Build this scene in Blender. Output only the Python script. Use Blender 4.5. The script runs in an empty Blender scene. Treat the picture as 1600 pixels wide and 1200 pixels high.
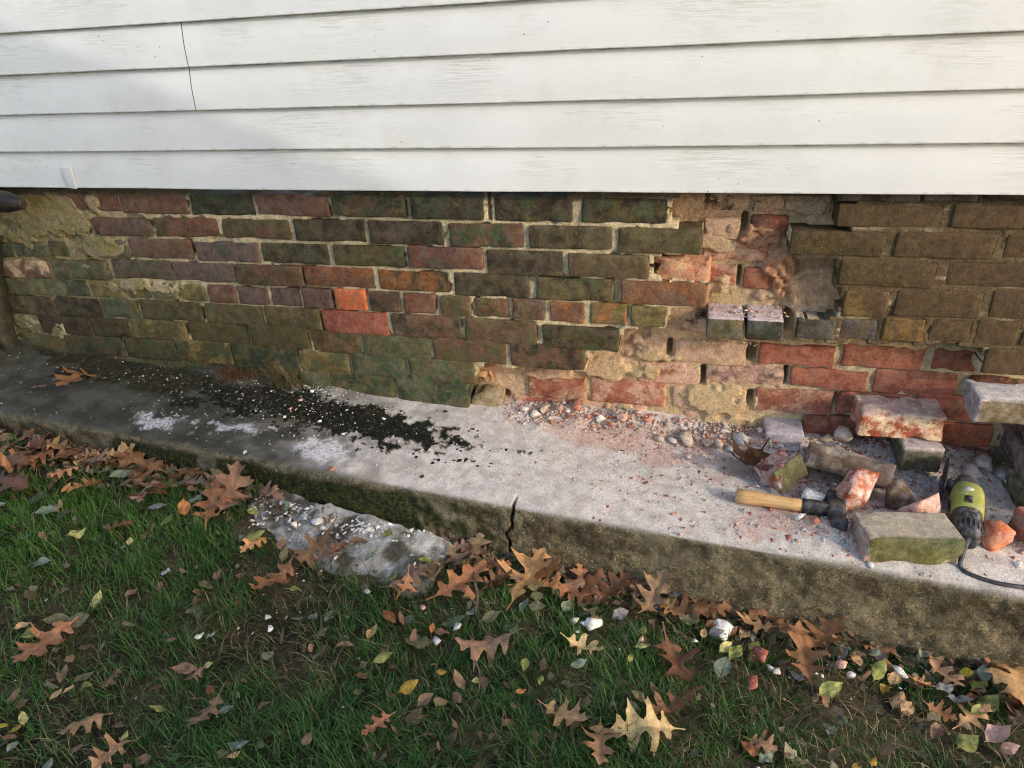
import bpy, bmesh, math, random
import numpy as np
from mathutils import Vector, Matrix, Euler
from mathutils.geometry import delaunay_2d_cdt

scene = bpy.context.scene
COL = scene.collection

# ------------------------------------------------------------------ camera
cam_data = bpy.data.cameras.new("camera")
cam_data.sensor_width = 36.0
cam_data.lens = 24.311
cam_data.clip_start = 0.02
cam_data.clip_end = 500.0
cam = bpy.data.objects.new("camera", cam_data)
COL.objects.link(cam)
RIGHT = (0.965637, 0.255061, -0.049896)
DOWN = (0.076140, -0.461194, -0.884026)
FWD = (-0.248492, 0.849849, -0.464767)
cam.matrix_world = Matrix(((RIGHT[0], -DOWN[0], -FWD[0], 1.67269),
                           (RIGHT[1], -DOWN[1], -FWD[1], -1.61670),
                           (RIGHT[2], -DOWN[2], -FWD[2], 1.25455),
                           (0, 0, 0, 1)))
scene.camera = cam

# ------------------------------------------------------------------ light
SUN_ELEV = math.radians(22.0)
SUN_AZ = math.radians(62.0)      # measured from -Y (out of the wall) towards +X
sun_dir = Vector((math.sin(SUN_AZ) * math.cos(SUN_ELEV), -math.cos(SUN_AZ) * math.cos(SUN_ELEV), math.sin(SUN_ELEV)))
world = bpy.data.worlds.new("World")
scene.world = world
world.use_nodes = True
wn = world.node_tree
bg = wn.nodes["Background"]
sky = wn.nodes.new("ShaderNodeTexSky")
sky.sky_type = 'NISHITA'
sky.sun_disc = False
sky.sun_elevation = SUN_ELEV
sky.sun_rotation = math.atan2(sun_dir.x, sun_dir.y)
sky.dust_density = 2.5
sky.air_density = 1.0
sky.ozone_density = 1.0
wn.links.new(sky.outputs[0], bg.inputs[0])
bg.inputs[1].default_value = 0.15
sun_data = bpy.data.lights.new("sun", 'SUN')
sun_data.energy = 0.62
sun_data.angle = math.radians(0.25)
sun_data.color = (1.0, 0.93, 0.82)
sun = bpy.data.objects.new("sun", sun_data)
COL.objects.link(sun)
sun.location = (4, -4, 6)
sun.rotation_euler = (-sun_dir).to_track_quat('-Z', 'Y').to_euler()
scene.cycles.filter_width = 1.1
scene.view_settings.view_transform = 'Standard'
scene.view_settings.look = 'None'
scene.view_settings.gamma = 1.0
scene.view_settings.exposure = 1.3
scene.view_settings.use_curve_mapping = False
OUTER_BRICKS = [
 (1.6072,1.7579,0.891,0.9147,'D','S',0), (1.9443,2.1058,0.8776,0.9161,'D','S',0), (2.1117,2.2108,0.8791,0.9166,'S','D',0),  # top course: dark colours stand in for the shade under the siding
 (2.2198,2.3882,0.8818,0.9171,'D','r',0), (0.8269,0.9659,0.8896,0.9335,'D','G',0), (1.3818,1.5858,0.8851,0.9283,'D','S',0),
 (1.7774,1.9324,0.8951,0.9208,'D','S',0), (-0.1215,0.0686,0.8283,0.8778,'R','r',0.1), (0.0735,0.2945,0.8223,0.8794,'r','R',0.1),
 (0.3062,0.5065,0.8222,0.8794,'G','D',0.3), (0.5141,0.7315,0.8239,0.8812,'r','P',0.3), (0.7386,0.9448,0.8241,0.8829,'G','r',0.5),
 (0.9599,1.1521,0.8229,0.8815,'G','D',0.7), (1.1795,1.3722,0.8204,0.8803,'D','G',0.6), (1.3921,1.5931,0.8199,0.8793,'D','O',0.6),
 (1.9522,2.154,0.8222,0.8725,'B','B',0), (2.1722,2.3473,0.8237,0.8735,'B','B',0), (-0.1442,-0.0597,0.7572,0.8013,'P','D',0.1),
 (-0.0478,0.1551,0.7569,0.8096,'r','P',0.1), (0.1655,0.3784,0.7584,0.8132,'R','O',0.2), (0.3896,0.6023,0.7584,0.8134,'O','r',0.4),
 (0.6152,0.8228,0.757,0.8172,'D','O',0.3), (0.8327,1.0389,0.7541,0.816,'D','P',0.3), (1.0554,1.2507,0.7535,0.8135,'r','G',0.9),
 (1.2634,1.4671,0.7546,0.8113,'B2','D',0.2), (1.4794,1.6761,0.7499,0.8109,'B2','O',0.1), (1.8643,2.056,0.7572,0.8116,'B','O',0),
 (2.0767,2.2659,0.7582,0.8135,'B','B',0), (2.2839,2.4305,0.7614,0.8149,'B','B',0), (-0.5925,-0.3905,0.6763,0.7265,'G','H',0.6),
 (-0.3823,-0.2516,0.6818,0.7329,'H','G',0.6), (-0.2422,-0.1737,0.6833,0.7356,'O','G',0.6), (-0.012,0.0526,0.6886,0.7433,'H','S',0.1),
 (0.0598,0.2754,0.6915,0.7508,'r','P',0.1), (0.2811,0.4891,0.6892,0.747,'P','S',0.1), (0.4982,0.7044,0.691,0.749,'D','O',0.5),
 (0.7205,0.9257,0.6916,0.7496,'O','D',0.5), (0.9359,1.1428,0.6924,0.7521,'R','S',0.2), (1.1503,1.347,0.6833,0.7481,'D','B2',0.1),
 (1.3597,1.5568,0.685,0.7446,'B2','O',0.2), (1.9765,2.1686,0.6904,0.7474,'B','O',0), (2.19,2.3744,0.6967,0.7516,'B','B',0),
 (-0.6542,-0.2742,0.6119,0.6719,'r','T',0.2), (-0.2539,-0.0413,0.6182,0.678,'O','H',0.4), (-0.0298,0.1848,0.6253,0.6853,'H','P',0.2),
 (0.1867,0.3965,0.6263,0.6847,'P','S',0.1), (0.4002,0.6131,0.6239,0.6846,'r','O',0.2), (0.6179,0.8302,0.6278,0.6867,'R','A',0.3),
 (0.8417,1.0435,0.6266,0.6839,'A','D',0.4), (1.0566,1.2585,0.6206,0.685,'D','O',0.3), (1.2765,1.474,0.6209,0.6817,'O','D',0.5),
 (1.4915,1.696,0.6202,0.6807,'R','A',0.2), (1.9972,2.0866,0.6136,0.6765,'B','A2',0), (2.1007,2.273,0.622,0.6845,'B','B',0),
 (2.2894,2.4439,0.6277,0.6912,'B','B',0), (-0.6039,-0.4867,0.554,0.6075,'O','H',0.3), (-0.476,-0.3649,0.5533,0.6082,'O','H',0.3),
 (-0.3554,-0.2423,0.5546,0.6131,'H','Y',0.3), (-0.2357,-0.1505,0.5597,0.6131,'H','G',0.4), (-0.1349,-0.0133,0.5591,0.616,'Y','H',0.3),
 (-0.0025,0.0803,0.5625,0.6165,'Y','O',0.3), (0.0932,0.1786,0.5632,0.6185,'H','Y',0.2), (0.1929,0.2762,0.564,0.6167,'Y','O',0.2),
 (0.2883,0.3805,0.563,0.619,'r','P',0), (0.3875,0.488,0.5623,0.6176,'P','r',0), (0.4957,0.5912,0.5638,0.6203,'P','r',0),
 (0.5984,0.6934,0.5633,0.621,'P','r',0), (0.7026,0.7969,0.5631,0.6238,'X','X',0), (0.8057,0.8974,0.5629,0.6228,'r','D',0.1),
 (0.908,0.999,0.5629,0.622,'R','r',0.1), (1.0112,1.0979,0.5629,0.6195,'O','r',0.4), (1.1098,1.2011,0.5632,0.6171,'R','O',0.3),
 (1.2113,1.2983,0.5634,0.6219,'r','P',0.2), (1.3115,1.3993,0.5604,0.6164,'A','R',0.2), (1.4156,1.507,0.5614,0.6183,'A','Y',0.2),
 (1.5167,1.604,0.5604,0.6149,'O','Y',0.3), (1.9036,1.9893,0.5529,0.6029,'S','D',0), (1.9976,2.0794,0.5574,0.6082,'S','B',0),
 (2.0898,2.1741,0.562,0.6166,'A2','B',0), (2.1838,2.2667,0.5635,0.6188,'B','B',0), (2.275,2.3577,0.5635,0.6224,'B','B',0),
 (2.3657,2.4388,0.5664,0.6244,'B','B',0), (-0.49,-0.2981,0.4838,0.5516,'D2','O',0.2), (-0.2907,-0.1275,0.4876,0.5538,'D2','D',0.2),
 (-0.1192,0.0157,0.4922,0.5571,'H','O',0.6), (0.0226,0.2473,0.4945,0.5601,'O','O',0.4), (0.2572,0.4564,0.4951,0.559,'O','O',0.4),
 (0.4647,0.6434,0.4949,0.5612,'O','O',0.4), (0.6487,0.8504,0.4892,0.5599,'K','K',0), (0.8622,1.0656,0.4895,0.5602,'r','D',0.3),
 (1.0736,1.2742,0.4903,0.559,'r','O',0.4), (1.289,1.4894,0.4868,0.5518,'O','D',0.4), (2.3065,2.4333,0.4946,0.5553,'B','B',0),
 (-0.3933,-0.1954,0.4222,0.4888,'D2','D',0.2), (-0.1889,-0.0423,0.4247,0.49,'D2','O',0.3), (-0.0278,0.1724,0.4261,0.4964,'O','Y',0.4),
 (0.1801,0.3927,0.4276,0.4962,'O','O',0.4), (0.3944,0.5938,0.4272,0.5023,'O','O',0.4), (0.599,0.7521,0.4236,0.4992,'O','r',0.4),
 (0.7636,0.968,0.4235,0.4934,'H','O',0.5), (0.9781,1.1872,0.426,0.4959,'r','O',0.4), (1.1988,1.4024,0.4237,0.4954,'r','D',0.4),
 (-0.4872,-0.3279,0.3543,0.4168,'O','H',0.5), (-0.3218,-0.0912,0.3524,0.4252,'O','G',0.6), (-0.0837,0.1149,0.3529,0.4284,'O','D',0.5),
 (0.1193,0.3175,0.3594,0.433,'O','Y',0.5), (0.3196,0.5433,0.3541,0.4346,'G','O',0.6), (0.5454,0.7094,0.3528,0.4253,'O','Y',0.6),
 (0.7182,0.8887,0.3569,0.4297,'H','G',0.7), (0.8948,1.0915,0.3586,0.4296,'H','O',0.7), (-0.0969,0.1175,0.2905,0.3566,'O','G',0.5),
 (0.126,0.3291,0.295,0.364,'O','G',0.5), (0.3306,0.5306,0.2901,0.362,'O','G',0.6), (0.5361,0.6387,0.2908,0.3571,'O','H',0.6),
 (0.6446,0.8438,0.2855,0.3614,'O','G',0.7), (0.8513,1.0671,0.278,0.3687,'H','G',0.7),
]
INNER_BRICKS = [
 (1.388,1.5164,0.3742,0.4401,'T','W',0), (1.5214,1.6089,0.441,0.5094,'T','W',0), (1.6261,1.808,0.436,0.5048,'W','T',0),
 (1.534,1.6998,0.3707,0.4354,'W','Q',0), (1.7115,1.9037,0.3817,0.4444,'W2','P',0), (1.2296,1.3951,0.2989,0.3685,'Q','T',0),
 (1.4094,1.6109,0.2994,0.3751,'Q','W',0), (1.6291,1.8188,0.3002,0.3643,'T','W',0), (1.1832,1.3695,0.247,0.302,'Q','W',0),
 (1.3767,1.5659,0.2417,0.2995,'W2','T',0), (1.6643,1.8363,0.218,0.2943,'T','W',0), (1.8348,2.0141,0.4485,0.5081,'Q','Q',0),
 (2.0279,2.2115,0.4569,0.518,'Q','Q',0), (2.2281,2.3233,0.4625,0.5187,'Q','R',0), (1.9172,2.0978,0.3901,0.4473,'Q','Q',0),
 (2.1112,2.2946,0.3898,0.4574,'Q','Q',0), (2.3131,2.4811,0.4024,0.4561,'R','D',0), (1.8413,2.0279,0.3136,0.3828,'Q','W',0),
 (2.0368,2.1998,0.3228,0.3899,'Q','R',0), (2.2128,2.3919,0.3308,0.3994,'Q','R',0), (1.963,2.1517,0.2528,0.3174,'Q','R',0),
 (2.1652,2.2593,0.2588,0.3236,'Q','Q',0), (2.2726,2.3986,0.2617,0.3271,'X2','Q',0), (2.2234,2.4159,0.1806,0.2544,'Q','W',0),
 (2.4357,2.5613,0.1888,0.2712,'P','D',0), (2.4119,2.5396,0.2782,0.3417,'P','D',0), (1.6767,1.7577,0.7699,0.8248,'T','W',0),
 (1.7801,1.8626,0.7771,0.8294,'Q','r',0), (1.6931,1.7602,0.6551,0.7086,'Q','W',0), (1.7773,1.8772,0.6497,0.7026,'Q','A',0),
 (1.678,1.8333,0.7178,0.7677,'W','Q',0), (1.6719,1.7573,0.8368,0.8809,'D','r',0), (1.7788,1.9486,0.836,0.8749,'T','D',0),
 (1.6001,1.7565,0.5259,0.5886,'T','D',0), (1.8827,2.0057,0.724,0.7694,'T','W',0),
]
OAK_LEAVES = [
 (0.507,-0.878,0.119,-1.716,'or',0.10,'large orange tan oak leaf on the grass near the left edge'),
 (0.846,-0.609,0.110,-1.909,'or',0.10,'orange brown oak leaf lying just below the broken concrete lump'),
 (0.743,-0.551,0.068,-1.969,'lo',0.30,'small bright orange curled oak leaf left of the broken concrete lump'),
 (0.873,-0.494,0.118,-1.782,'rd',0.20,'dusky reddish oak leaf lying on the left end of the concrete lump'),
 (1.335,-0.555,0.137,1.232,'lo',0.50,'pale orange upright oak leaf below the crack in the ledge'),
 (1.179,-0.603,0.135,0.910,'or',0.20,'orange brown oak leaf right of the broken concrete lump'),
 (1.155,-0.460,0.102,-0.723,'rd',0.30,'dull pinkish oak leaf leaning beside the concrete lump'),
 (1.230,-0.475,0.084,-0.004,'or',0.20,'rusty oak leaf pressed against the foot of the ledge below the crack'),
 (1.470,-0.635,0.082,-0.146,'tn',0.10,'light tan oak leaf alone on the grass below the white stone'),
 (1.665,-0.570,0.115,-1.093,'rb',0.10,'red brown oak leaf with deep lobes on the grass below the ledge middle'),
 (1.730,-0.685,0.108,-2.489,'rb',0.10,'red brown oak leaf overlapping the tip of another below it'),
 (1.462,-0.799,0.082,-0.185,'ot',0.20,'orange tan oak leaf near the bottom edge left of the pale big leaf'),
 (1.696,-0.764,0.118,-2.823,'tn',0.20,'pale tan oak leaf with long pointed lobes at the bottom edge'),
 (1.563,-0.795,0.085,-1.463,'ot',0.10,'orange tan oak leaf cut by the bottom edge of the picture'),
 (1.942,-0.572,0.118,1.654,'or',0.40,'large orange brown oak leaf standing in the grass by the ledge'),
 (1.963,-0.488,0.097,0.895,'or',0.50,'narrow orange leaf blade pointing up against the ledge'),
 (2.061,-0.445,0.065,-0.246,'or',0.30,'orange oak leaf lying at the foot of the ledge right'),
 (2.192,-0.449,0.087,-1.112,'ot',0.30,'tan orange oak leaf against the ledge near the lower right corner'),
 (2.145,-0.511,0.043,-0.443,'lo',0.20,'small bright orange leaf among litter in the lower right'),
 (2.380,-0.406,0.170,-2.061,'ot',0.50,'big tan oak leaf standing at the right edge'),
 (2.159,-0.567,0.053,-0.558,'or',0.10,'orange brown oak leaf on dark litter in the lower right'),
 (1.370,-0.675,0.116,-2.809,'rd',0.10,'long pinkish brown oak leaf lying flat in the grass middle'),
 (0.714,-1.027,0.071,-2.199,'ot',0.30,'curled tan oak leaf in the lower left grass'),
 (0.796,-1.053,0.069,-1.895,'ot',0.20,'tan oak leaf cut by the bottom edge in the lower left'),
 (0.890,-0.943,0.083,-1.553,'rd',0.50,'folded red brown oak leaf standing in the lower left grass'),
 (1.202,-0.896,0.061,-2.071,'or',0.30,'small orange oak leaf low in the middle of the grass'),
 (0.229,-0.484,0.086,-1.849,'or',0.30,'orange brown oak leaf in the drift along the ledge left'),
 (0.141,-0.456,0.074,-2.119,'lo',0.30,'bright orange oak leaf in the drift near the left edge'),
 (-0.117,-0.460,0.170,-0.366,'rb',0.40,'dark rusty oak leaf at the left edge against the ledge'),
 (-0.051,-0.558,0.165,-0.200,'rb',0.30,'dark brown oak leaf low in the drift at the left edge'),
 (0.021,-0.473,0.101,-2.051,'or',0.30,'rusty oak leaf topmost in the drift at the left edge'),
 (0.029,-0.424,0.090,-1.968,'rb',0.40,'brown oak leaf tight against the ledge near the left edge'),
 (0.433,-0.442,0.088,-0.195,'rd',0.50,'dusky oak leaf leaning on the ledge left of the lump'),
 (0.592,-0.561,0.139,1.970,'or',0.40,'orange oak leaf in the pile left of the concrete lump'),
 (0.606,-0.520,0.122,1.716,'rd',0.80,'grey brown upright oak leaf with finger lobes beside the lump'),
 (0.356,-0.417,0.150,2.979,'rb',0.30,'dark rusty leaf pressed against the mossy ledge'),
 (0.200,-0.411,0.071,1.342,'rb',0.30,'small rusty leaf against the ledge left of the moss'),
 (0.383,-0.648,0.060,0.786,'rb',0.20,'small red brown leaf on grass below the left drift'),
 (1.824,-0.736,0.051,-0.411,'ot',0.30,'curled tan leaf near the bottom edge right of centre'),
 (1.427,-0.484,0.090,-0.360,'or',0.30,'orange leaf in the drift right of the crack'),
 (1.474,-0.508,0.091,1.147,'rb',0.40,'rusty leaf leaning on the ledge right of the crack'),
 (1.509,-0.506,0.106,0.878,'rb',0.40,'dark rusty leaf in the drift below the ledge middle'),
 (1.576,-0.415,0.073,-0.409,'rb',0.40,'brown oak leaf high in the drift below the ledge middle'),
 (1.613,-0.501,0.101,1.143,'rd',0.60,'upright dusky leaf in the drift below the ledge middle'),
 (1.644,-0.463,0.063,-0.475,'lo',0.20,'bright orange leaf at the right end of the drift'),
 (1.718,-0.429,0.064,-0.708,'or',0.40,'orange brown leaf leaning on the ledge left of the white stone'),
 (1.821,-0.425,0.074,0.697,'or',0.40,'orange leaf against the ledge right of the white stone'),
 (1.869,-0.405,0.069,-0.947,'or',0.30,'orange strap shaped leaf at the ledge foot'),
 (1.363,-0.431,0.068,-0.323,'or',0.40,'orange leaf high in the drift beside the crack'),
 (1.361,-0.485,0.092,-0.352,'lo',0.30,'light orange oak leaf in the drift right of the pale upright one'),
 (1.267,-0.545,0.076,0.846,'rb',0.20,'brown oak leaf low in the drift left of the pale upright one'),
 (1.104,-0.568,0.083,-1.380,'lo',0.50,'narrow orange curled leaf below the concrete lump'),
 (0.928,-0.508,0.056,-1.972,'rb',0.20,'small rusty leaf on top of the concrete lump'),
 (0.671,-0.942,0.049,-1.416,'rd',0.20,'small dull brown leaf in the left grass'),
 (0.806,-0.929,0.035,1.069,'rd',0.20,'small dusky leaf in the grass left of centre'),
 (2.210,-0.593,0.079,0.644,'ot',0.20,'tan leaf flat in the litter near the right edge'),
 (2.291,-0.466,0.081,0.687,'or',0.30,'orange oak leaf against the ledge at the right edge'),
 (-0.145,-0.073,0.156,-1.426,'or',0.50,'orange brown oak leaf lying on the dark concrete ledge left'),
 (-0.202,-0.201,0.043,-2.092,'rd',0.30,'small dull brown leaf on the dark ledge at far left'),
 (1.856,-0.039,0.168,-1.922,'bk',0.60,'dark brown wet oak leaf on the ledge behind the hammer'),
]
SMALL_LEAVES = [
 (0.330,-0.672,0.041,0.84,'py'), (0.331,-0.774,0.053,0.32,'gg'), (0.498,-0.809,0.042,1.81,'py'), (0.205,-0.605,0.053,2.44,'tn'),
 (0.238,-0.607,0.032,0.33,'br'), (0.221,-0.708,0.030,1.17,'gg'), (0.426,-0.916,0.030,0.76,'tn'), (0.451,-0.925,0.043,0.00,'yg'),
 (0.465,-0.878,0.049,0.63,'ol'), (0.513,-0.871,0.051,0.51,'ol'), (0.431,-0.826,0.038,0.78,'ol'), (0.464,-0.662,0.024,2.14,'py'),
 (0.597,-0.713,0.036,-0.17,'wh'), (0.694,-0.716,0.041,-0.18,'ol'), (0.565,-0.782,0.031,1.29,'br'), (0.711,-0.781,0.031,0.97,'ol'),
 (0.764,-0.834,0.022,1.19,'wh'), (0.788,-0.826,0.022,0.94,'gg'), (0.716,-0.857,0.024,0.31,'br'), (0.703,-0.685,0.025,1.24,'br'),
 (0.811,-0.591,0.040,1.79,'ol'), (0.721,-0.565,0.055,0.54,'yg'), (1.086,-0.723,0.037,1.46,'tn'), (1.000,-0.767,0.030,1.30,'ol'),
 (0.993,-0.727,0.024,0.69,'gg'), (1.104,-0.568,0.040,1.80,'br'), (1.219,-0.681,0.034,0.31,'br'), (1.184,-0.717,0.065,-0.03,'ol'),
 (1.198,-0.679,0.026,1.75,'lo'), (1.137,-0.780,0.042,0.84,'yg'), (1.246,-0.572,0.036,0.31,'yg'), (1.260,-0.614,0.033,1.37,'gg'),
 (1.309,-0.617,0.046,0.49,'ol'), (1.352,-0.621,0.049,0.66,'dg'), (1.365,-0.562,0.038,1.32,'gg'), (1.393,-0.562,0.040,-0.06,'ol'),
 (1.236,-0.649,0.053,0.49,'dg'), (1.253,-0.775,0.022,0.30,'yo'), (1.208,-0.826,0.044,0.99,'yo'), (1.324,-0.775,0.022,0.30,'py'),
 (1.246,-0.842,0.037,0.98,'br'), (1.302,-0.825,0.027,-0.69,'br'), (1.404,-0.720,0.029,1.63,'yg'), (1.442,-0.746,0.022,1.61,'yg'),
 (1.413,-0.783,0.022,0.61,'lo'), (1.458,-0.733,0.023,1.78,'ol'), (1.383,-0.873,0.023,0.30,'br'), (1.121,-0.860,0.022,0.30,'ol'),
 (1.451,-0.534,0.045,1.44,'gg'), (1.514,-0.495,0.041,1.26,'br'), (1.567,-0.525,0.041,0.64,'gy'), (1.617,-0.554,0.027,1.66,'yg'),
 (1.621,-0.587,0.034,0.31,'py'), (1.668,-0.445,0.047,1.06,'yg'), (1.414,-0.457,0.036,0.50,'ol'), (1.382,-0.478,0.045,0.68,'dg'),
 (1.504,-0.681,0.037,0.62,'gg'), (1.599,-0.627,0.022,1.51,'yg'), (1.780,-0.586,0.053,1.26,'gg'), (1.786,-0.543,0.037,0.87,'py'),
 (1.805,-0.551,0.043,0.99,'yg'), (1.826,-0.487,0.048,1.12,'tn'), (1.844,-0.516,0.038,1.11,'yg'), (1.741,-0.515,0.032,1.43,'tn'),
 (1.983,-0.589,0.054,0.58,'yg'), (1.973,-0.679,0.032,1.02,'gg'), (1.953,-0.609,0.030,1.17,'br'), (2.087,-0.506,0.055,1.01,'yg'),
 (2.116,-0.513,0.042,1.00,'tn'), (2.112,-0.560,0.046,0.99,'tn'), (2.125,-0.577,0.039,0.98,'tn'), (2.090,-0.551,0.028,1.00,'yo'),
 (2.255,-0.469,0.030,0.30,'ye'), (2.200,-0.525,0.045,0.56,'gy'), (2.225,-0.539,0.047,0.13,'gy'), (2.274,-0.487,0.051,0.76,'yg'),
 (2.252,-0.524,0.031,0.30,'rb'), (2.278,-0.530,0.055,0.75,'yg'), (2.253,-0.559,0.044,0.55,'yg'), (2.218,-0.624,0.050,0.65,'yg'),
 (2.165,-0.620,0.043,0.96,'br'), (2.008,-0.739,0.023,0.99,'yo'), (2.037,-0.724,0.022,1.10,'yo'), (1.856,-0.760,0.038,0.80,'gg'),
 (1.910,-0.762,0.034,0.29,'ol'), (0.626,-0.978,0.036,1.23,'ol'), (0.636,-0.989,0.029,0.30,'yg'), (0.577,-0.978,0.038,2.00,'br'),
 (0.604,-1.020,0.026,1.51,'tn'), (0.620,-1.008,0.022,1.23,'tn'), (0.592,-1.077,0.027,2.37,'py'), (0.577,-1.101,0.022,0.30,'ye'),
 (0.587,-1.091,0.022,0.94,'yo'), (0.797,-0.995,0.030,0.15,'yg'), (0.793,-0.911,0.047,0.30,'br'), (0.825,-0.889,0.022,0.30,'py'),
 (0.760,-0.958,0.028,0.48,'rb'), (0.917,-0.964,0.030,0.65,'gg'), (0.973,-1.010,0.043,0.30,'gg'), (0.950,-1.030,0.028,0.63,'ol'),
 (0.977,-1.033,0.023,0.82,'tn'), (1.079,-0.972,0.027,1.44,'br'), (0.969,-0.935,0.031,0.65,'br'), (1.053,-0.775,0.036,0.48,'br'),
 (0.783,-1.056,0.022,1.89,'py'), (0.702,-1.134,0.022,1.72,'gg'), (0.746,-1.036,0.028,-0.10,'br'), (0.621,-1.124,0.022,1.50,'gg'),
 (-0.016,-0.440,0.042,0.97,'ol'), (0.010,-0.462,0.043,1.29,'yg'), (0.206,-0.630,0.053,0.58,'gg'), (0.218,-0.450,0.056,0.91,'gg'),
 (0.268,-0.462,0.058,1.19,'gg'), (0.259,-0.405,0.056,2.15,'yg'), (0.296,-0.402,0.038,0.90,'ye'), (0.317,-0.416,0.039,0.60,'yg'),
 (0.140,-0.407,0.049,2.20,'lo'), (0.108,-0.427,0.053,1.95,'tn'), (0.311,-0.490,0.057,0.59,'br'), (0.338,-0.466,0.056,0.88,'br'),
 (0.385,-0.478,0.056,0.86,'br'), (0.182,-0.547,0.032,1.50,'lo'), (0.105,-0.518,0.056,1.96,'br'), (0.159,-0.514,0.042,0.60,'br'),
 (0.161,-0.361,0.036,0.94,'br'), (0.106,-0.489,0.036,1.25,'gy'), (0.520,-0.498,0.045,1.76,'gg'), (0.507,-0.528,0.052,2.21,'lo'),
 (0.490,-0.564,0.060,1.59,'yg'), (0.450,-0.548,0.042,0.57,'gy'), (0.413,-0.440,0.032,0.33,'rb'), (0.367,-0.524,0.039,0.33,'rb'),
 (0.084,-0.647,0.038,0.33,'gg'), (0.064,-0.574,0.051,0.92,'dg'), (0.137,-0.589,0.060,0.33,'dg'), (0.782,-0.556,0.041,1.96,'br'),
 (0.995,-0.530,0.038,1.14,'gg'), (1.007,-0.504,0.036,1.14,'gg'), (0.949,-0.501,0.043,0.75,'br'), (1.067,-0.570,0.029,1.48,'yg'),
 (1.127,-0.550,0.037,0.71,'gg'), (1.603,-0.476,0.040,0.65,'ol'), (1.767,-0.506,0.036,0.31,'gy'), (1.914,-0.432,0.036,0.47,'ol'),
 (1.966,-0.434,0.034,0.31,'ol'), (2.049,-0.477,0.033,0.31,'tn'), (2.023,-0.485,0.033,0.82,'gy'), (2.323,-0.545,0.045,0.55,'br'),
 (2.273,-0.601,0.060,0.64,'pk'), (2.289,-0.616,0.036,0.30,'pk'),]
RUBBLE = [
 (1.260,-0.002,0.0358,'w','s'), (1.283,0.018,0.0433,'t','s'), (1.229,0.014,0.0289,'w','s'), (1.325,0.021,0.0396,'p','s'), (1.347,0.020,0.0251,'w','s'),
 (1.373,0.044,0.0471,'o','s'), (1.315,-0.028,0.0247,'o','s'), (1.411,0.010,0.0249,'o','s'), (1.443,0.011,0.0320,'w','s'), (1.482,0.034,0.0251,'w','s'),
 (1.507,0.021,0.0498,'p','s'), (1.538,0.055,0.0361,'p','s'), (1.475,-0.007,0.0246,'o','s'), (1.567,0.023,0.0285,'o','s'), (1.626,0.032,0.0357,'t','s'),
 (1.671,-0.026,0.0662,'t','s'), (1.639,-0.038,0.0381,'w','s'), (1.606,-0.037,0.0346,'t','s'), (1.727,-0.030,0.0452,'t','s'), (1.753,-0.030,0.0418,'t','s'),
 (1.809,-0.000,0.0602,'g','s'), (1.769,0.020,0.0249,'w','s'), (1.785,-0.036,0.0313,'g','s'), (1.685,-0.094,0.0203,'W','s'), (1.859,0.034,0.0252,'W','s'),
 (2.056,0.036,0.0770,'c','s'), (1.968,-0.208,0.0588,'W','s'), (1.931,-0.287,0.0283,'W','s'), (1.933,-0.318,0.0217,'w','s'), (1.959,-0.297,0.0220,'o','s'),
 (2.024,0.025,0.0364,'t','s'), (1.948,0.051,0.0329,'t','s'), (2.400,-0.016,0.0492,'g','s'), (2.369,-0.006,0.0567,'g','s'), (2.334,-0.033,0.0483,'w','s'),
 (2.421,-0.036,0.0415,'g','s'), (2.278,-0.060,0.0291,'o','s'), (2.353,-0.314,0.0200,'W','s'), (2.061,-0.389,0.0153,'W','s'), (0.579,-0.134,0.0499,'p','s'),
 (0.602,-0.047,0.0511,'W','s'), (0.584,-0.089,0.0350,'p','s'), (0.585,-0.175,0.0227,'W','s'), (0.830,-0.367,0.0199,'o','s'), (0.576,-0.356,0.0178,'W','s'),
 (0.692,-0.175,0.0147,'W','s'), (0.785,-0.216,0.0160,'W','s'), (0.858,-0.118,0.0163,'W','s'), (1.033,-0.229,0.0134,'w','s'), (1.518,-0.564,0.0405,'W','g'),
 (1.496,-0.571,0.0173,'W','g'), (1.475,-0.567,0.0173,'w','g'), (1.777,-0.494,0.0421,'W','g'), (1.852,-0.544,0.0327,'r','g'), (1.832,-0.619,0.0316,'r','g'),
 (1.613,-0.575,0.0201,'p','g'), (0.823,-0.464,0.0297,'W','g'), (0.778,-0.489,0.0199,'W','g'), (0.953,-0.450,0.0323,'W','g'), (1.025,-0.468,0.0190,'W','g'),
 (1.016,-0.443,0.0192,'w','g'), (0.856,-0.739,0.0178,'W','g'), (0.872,-0.764,0.0176,'W','g'), (1.217,-0.706,0.0195,'W','g'), (1.143,-0.459,0.0187,'W','g'),
 (2.126,-0.501,0.0284,'W','g'), (1.934,-0.521,0.0212,'p','g'), (1.874,-0.564,0.0177,'w','g'), (1.884,-0.572,0.0177,'w','g'), (2.030,-0.531,0.0184,'w','g'),
 (2.012,-0.513,0.0215,'p','g'), (1.032,-0.631,0.0148,'w','g'), (1.158,-0.633,0.0145,'p','g'), (1.230,-0.557,0.0177,'W','g'), (1.246,-0.663,0.0198,'w','g'),
 (1.722,-0.537,0.0147,'w','g'),]

# ------------------------------------------------------------------ helpers
rng = np.random.default_rng(11)
random.seed(11)


def lin(c):
    out = []
    for v in c:
        v = v / 255.0
        out.append(v / 12.92 if v <= 0.04045 else ((v + 0.055) / 1.055) ** 2.4)
    return tuple(out)


def hash3(ix, iy, iz, seed):
    h = (ix.astype(np.int64) * 374761393 + iy.astype(np.int64) * 668265263 + iz.astype(np.int64) * 2147483647 + seed * 974634777)
    h = (h ^ (h >> 13)) * 1274126177
    h = h & 0xffffffff
    h = (h ^ (h >> 16)) & 0xffffff
    return h.astype(np.float64) / 0xffffff * 2.0 - 1.0


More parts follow.
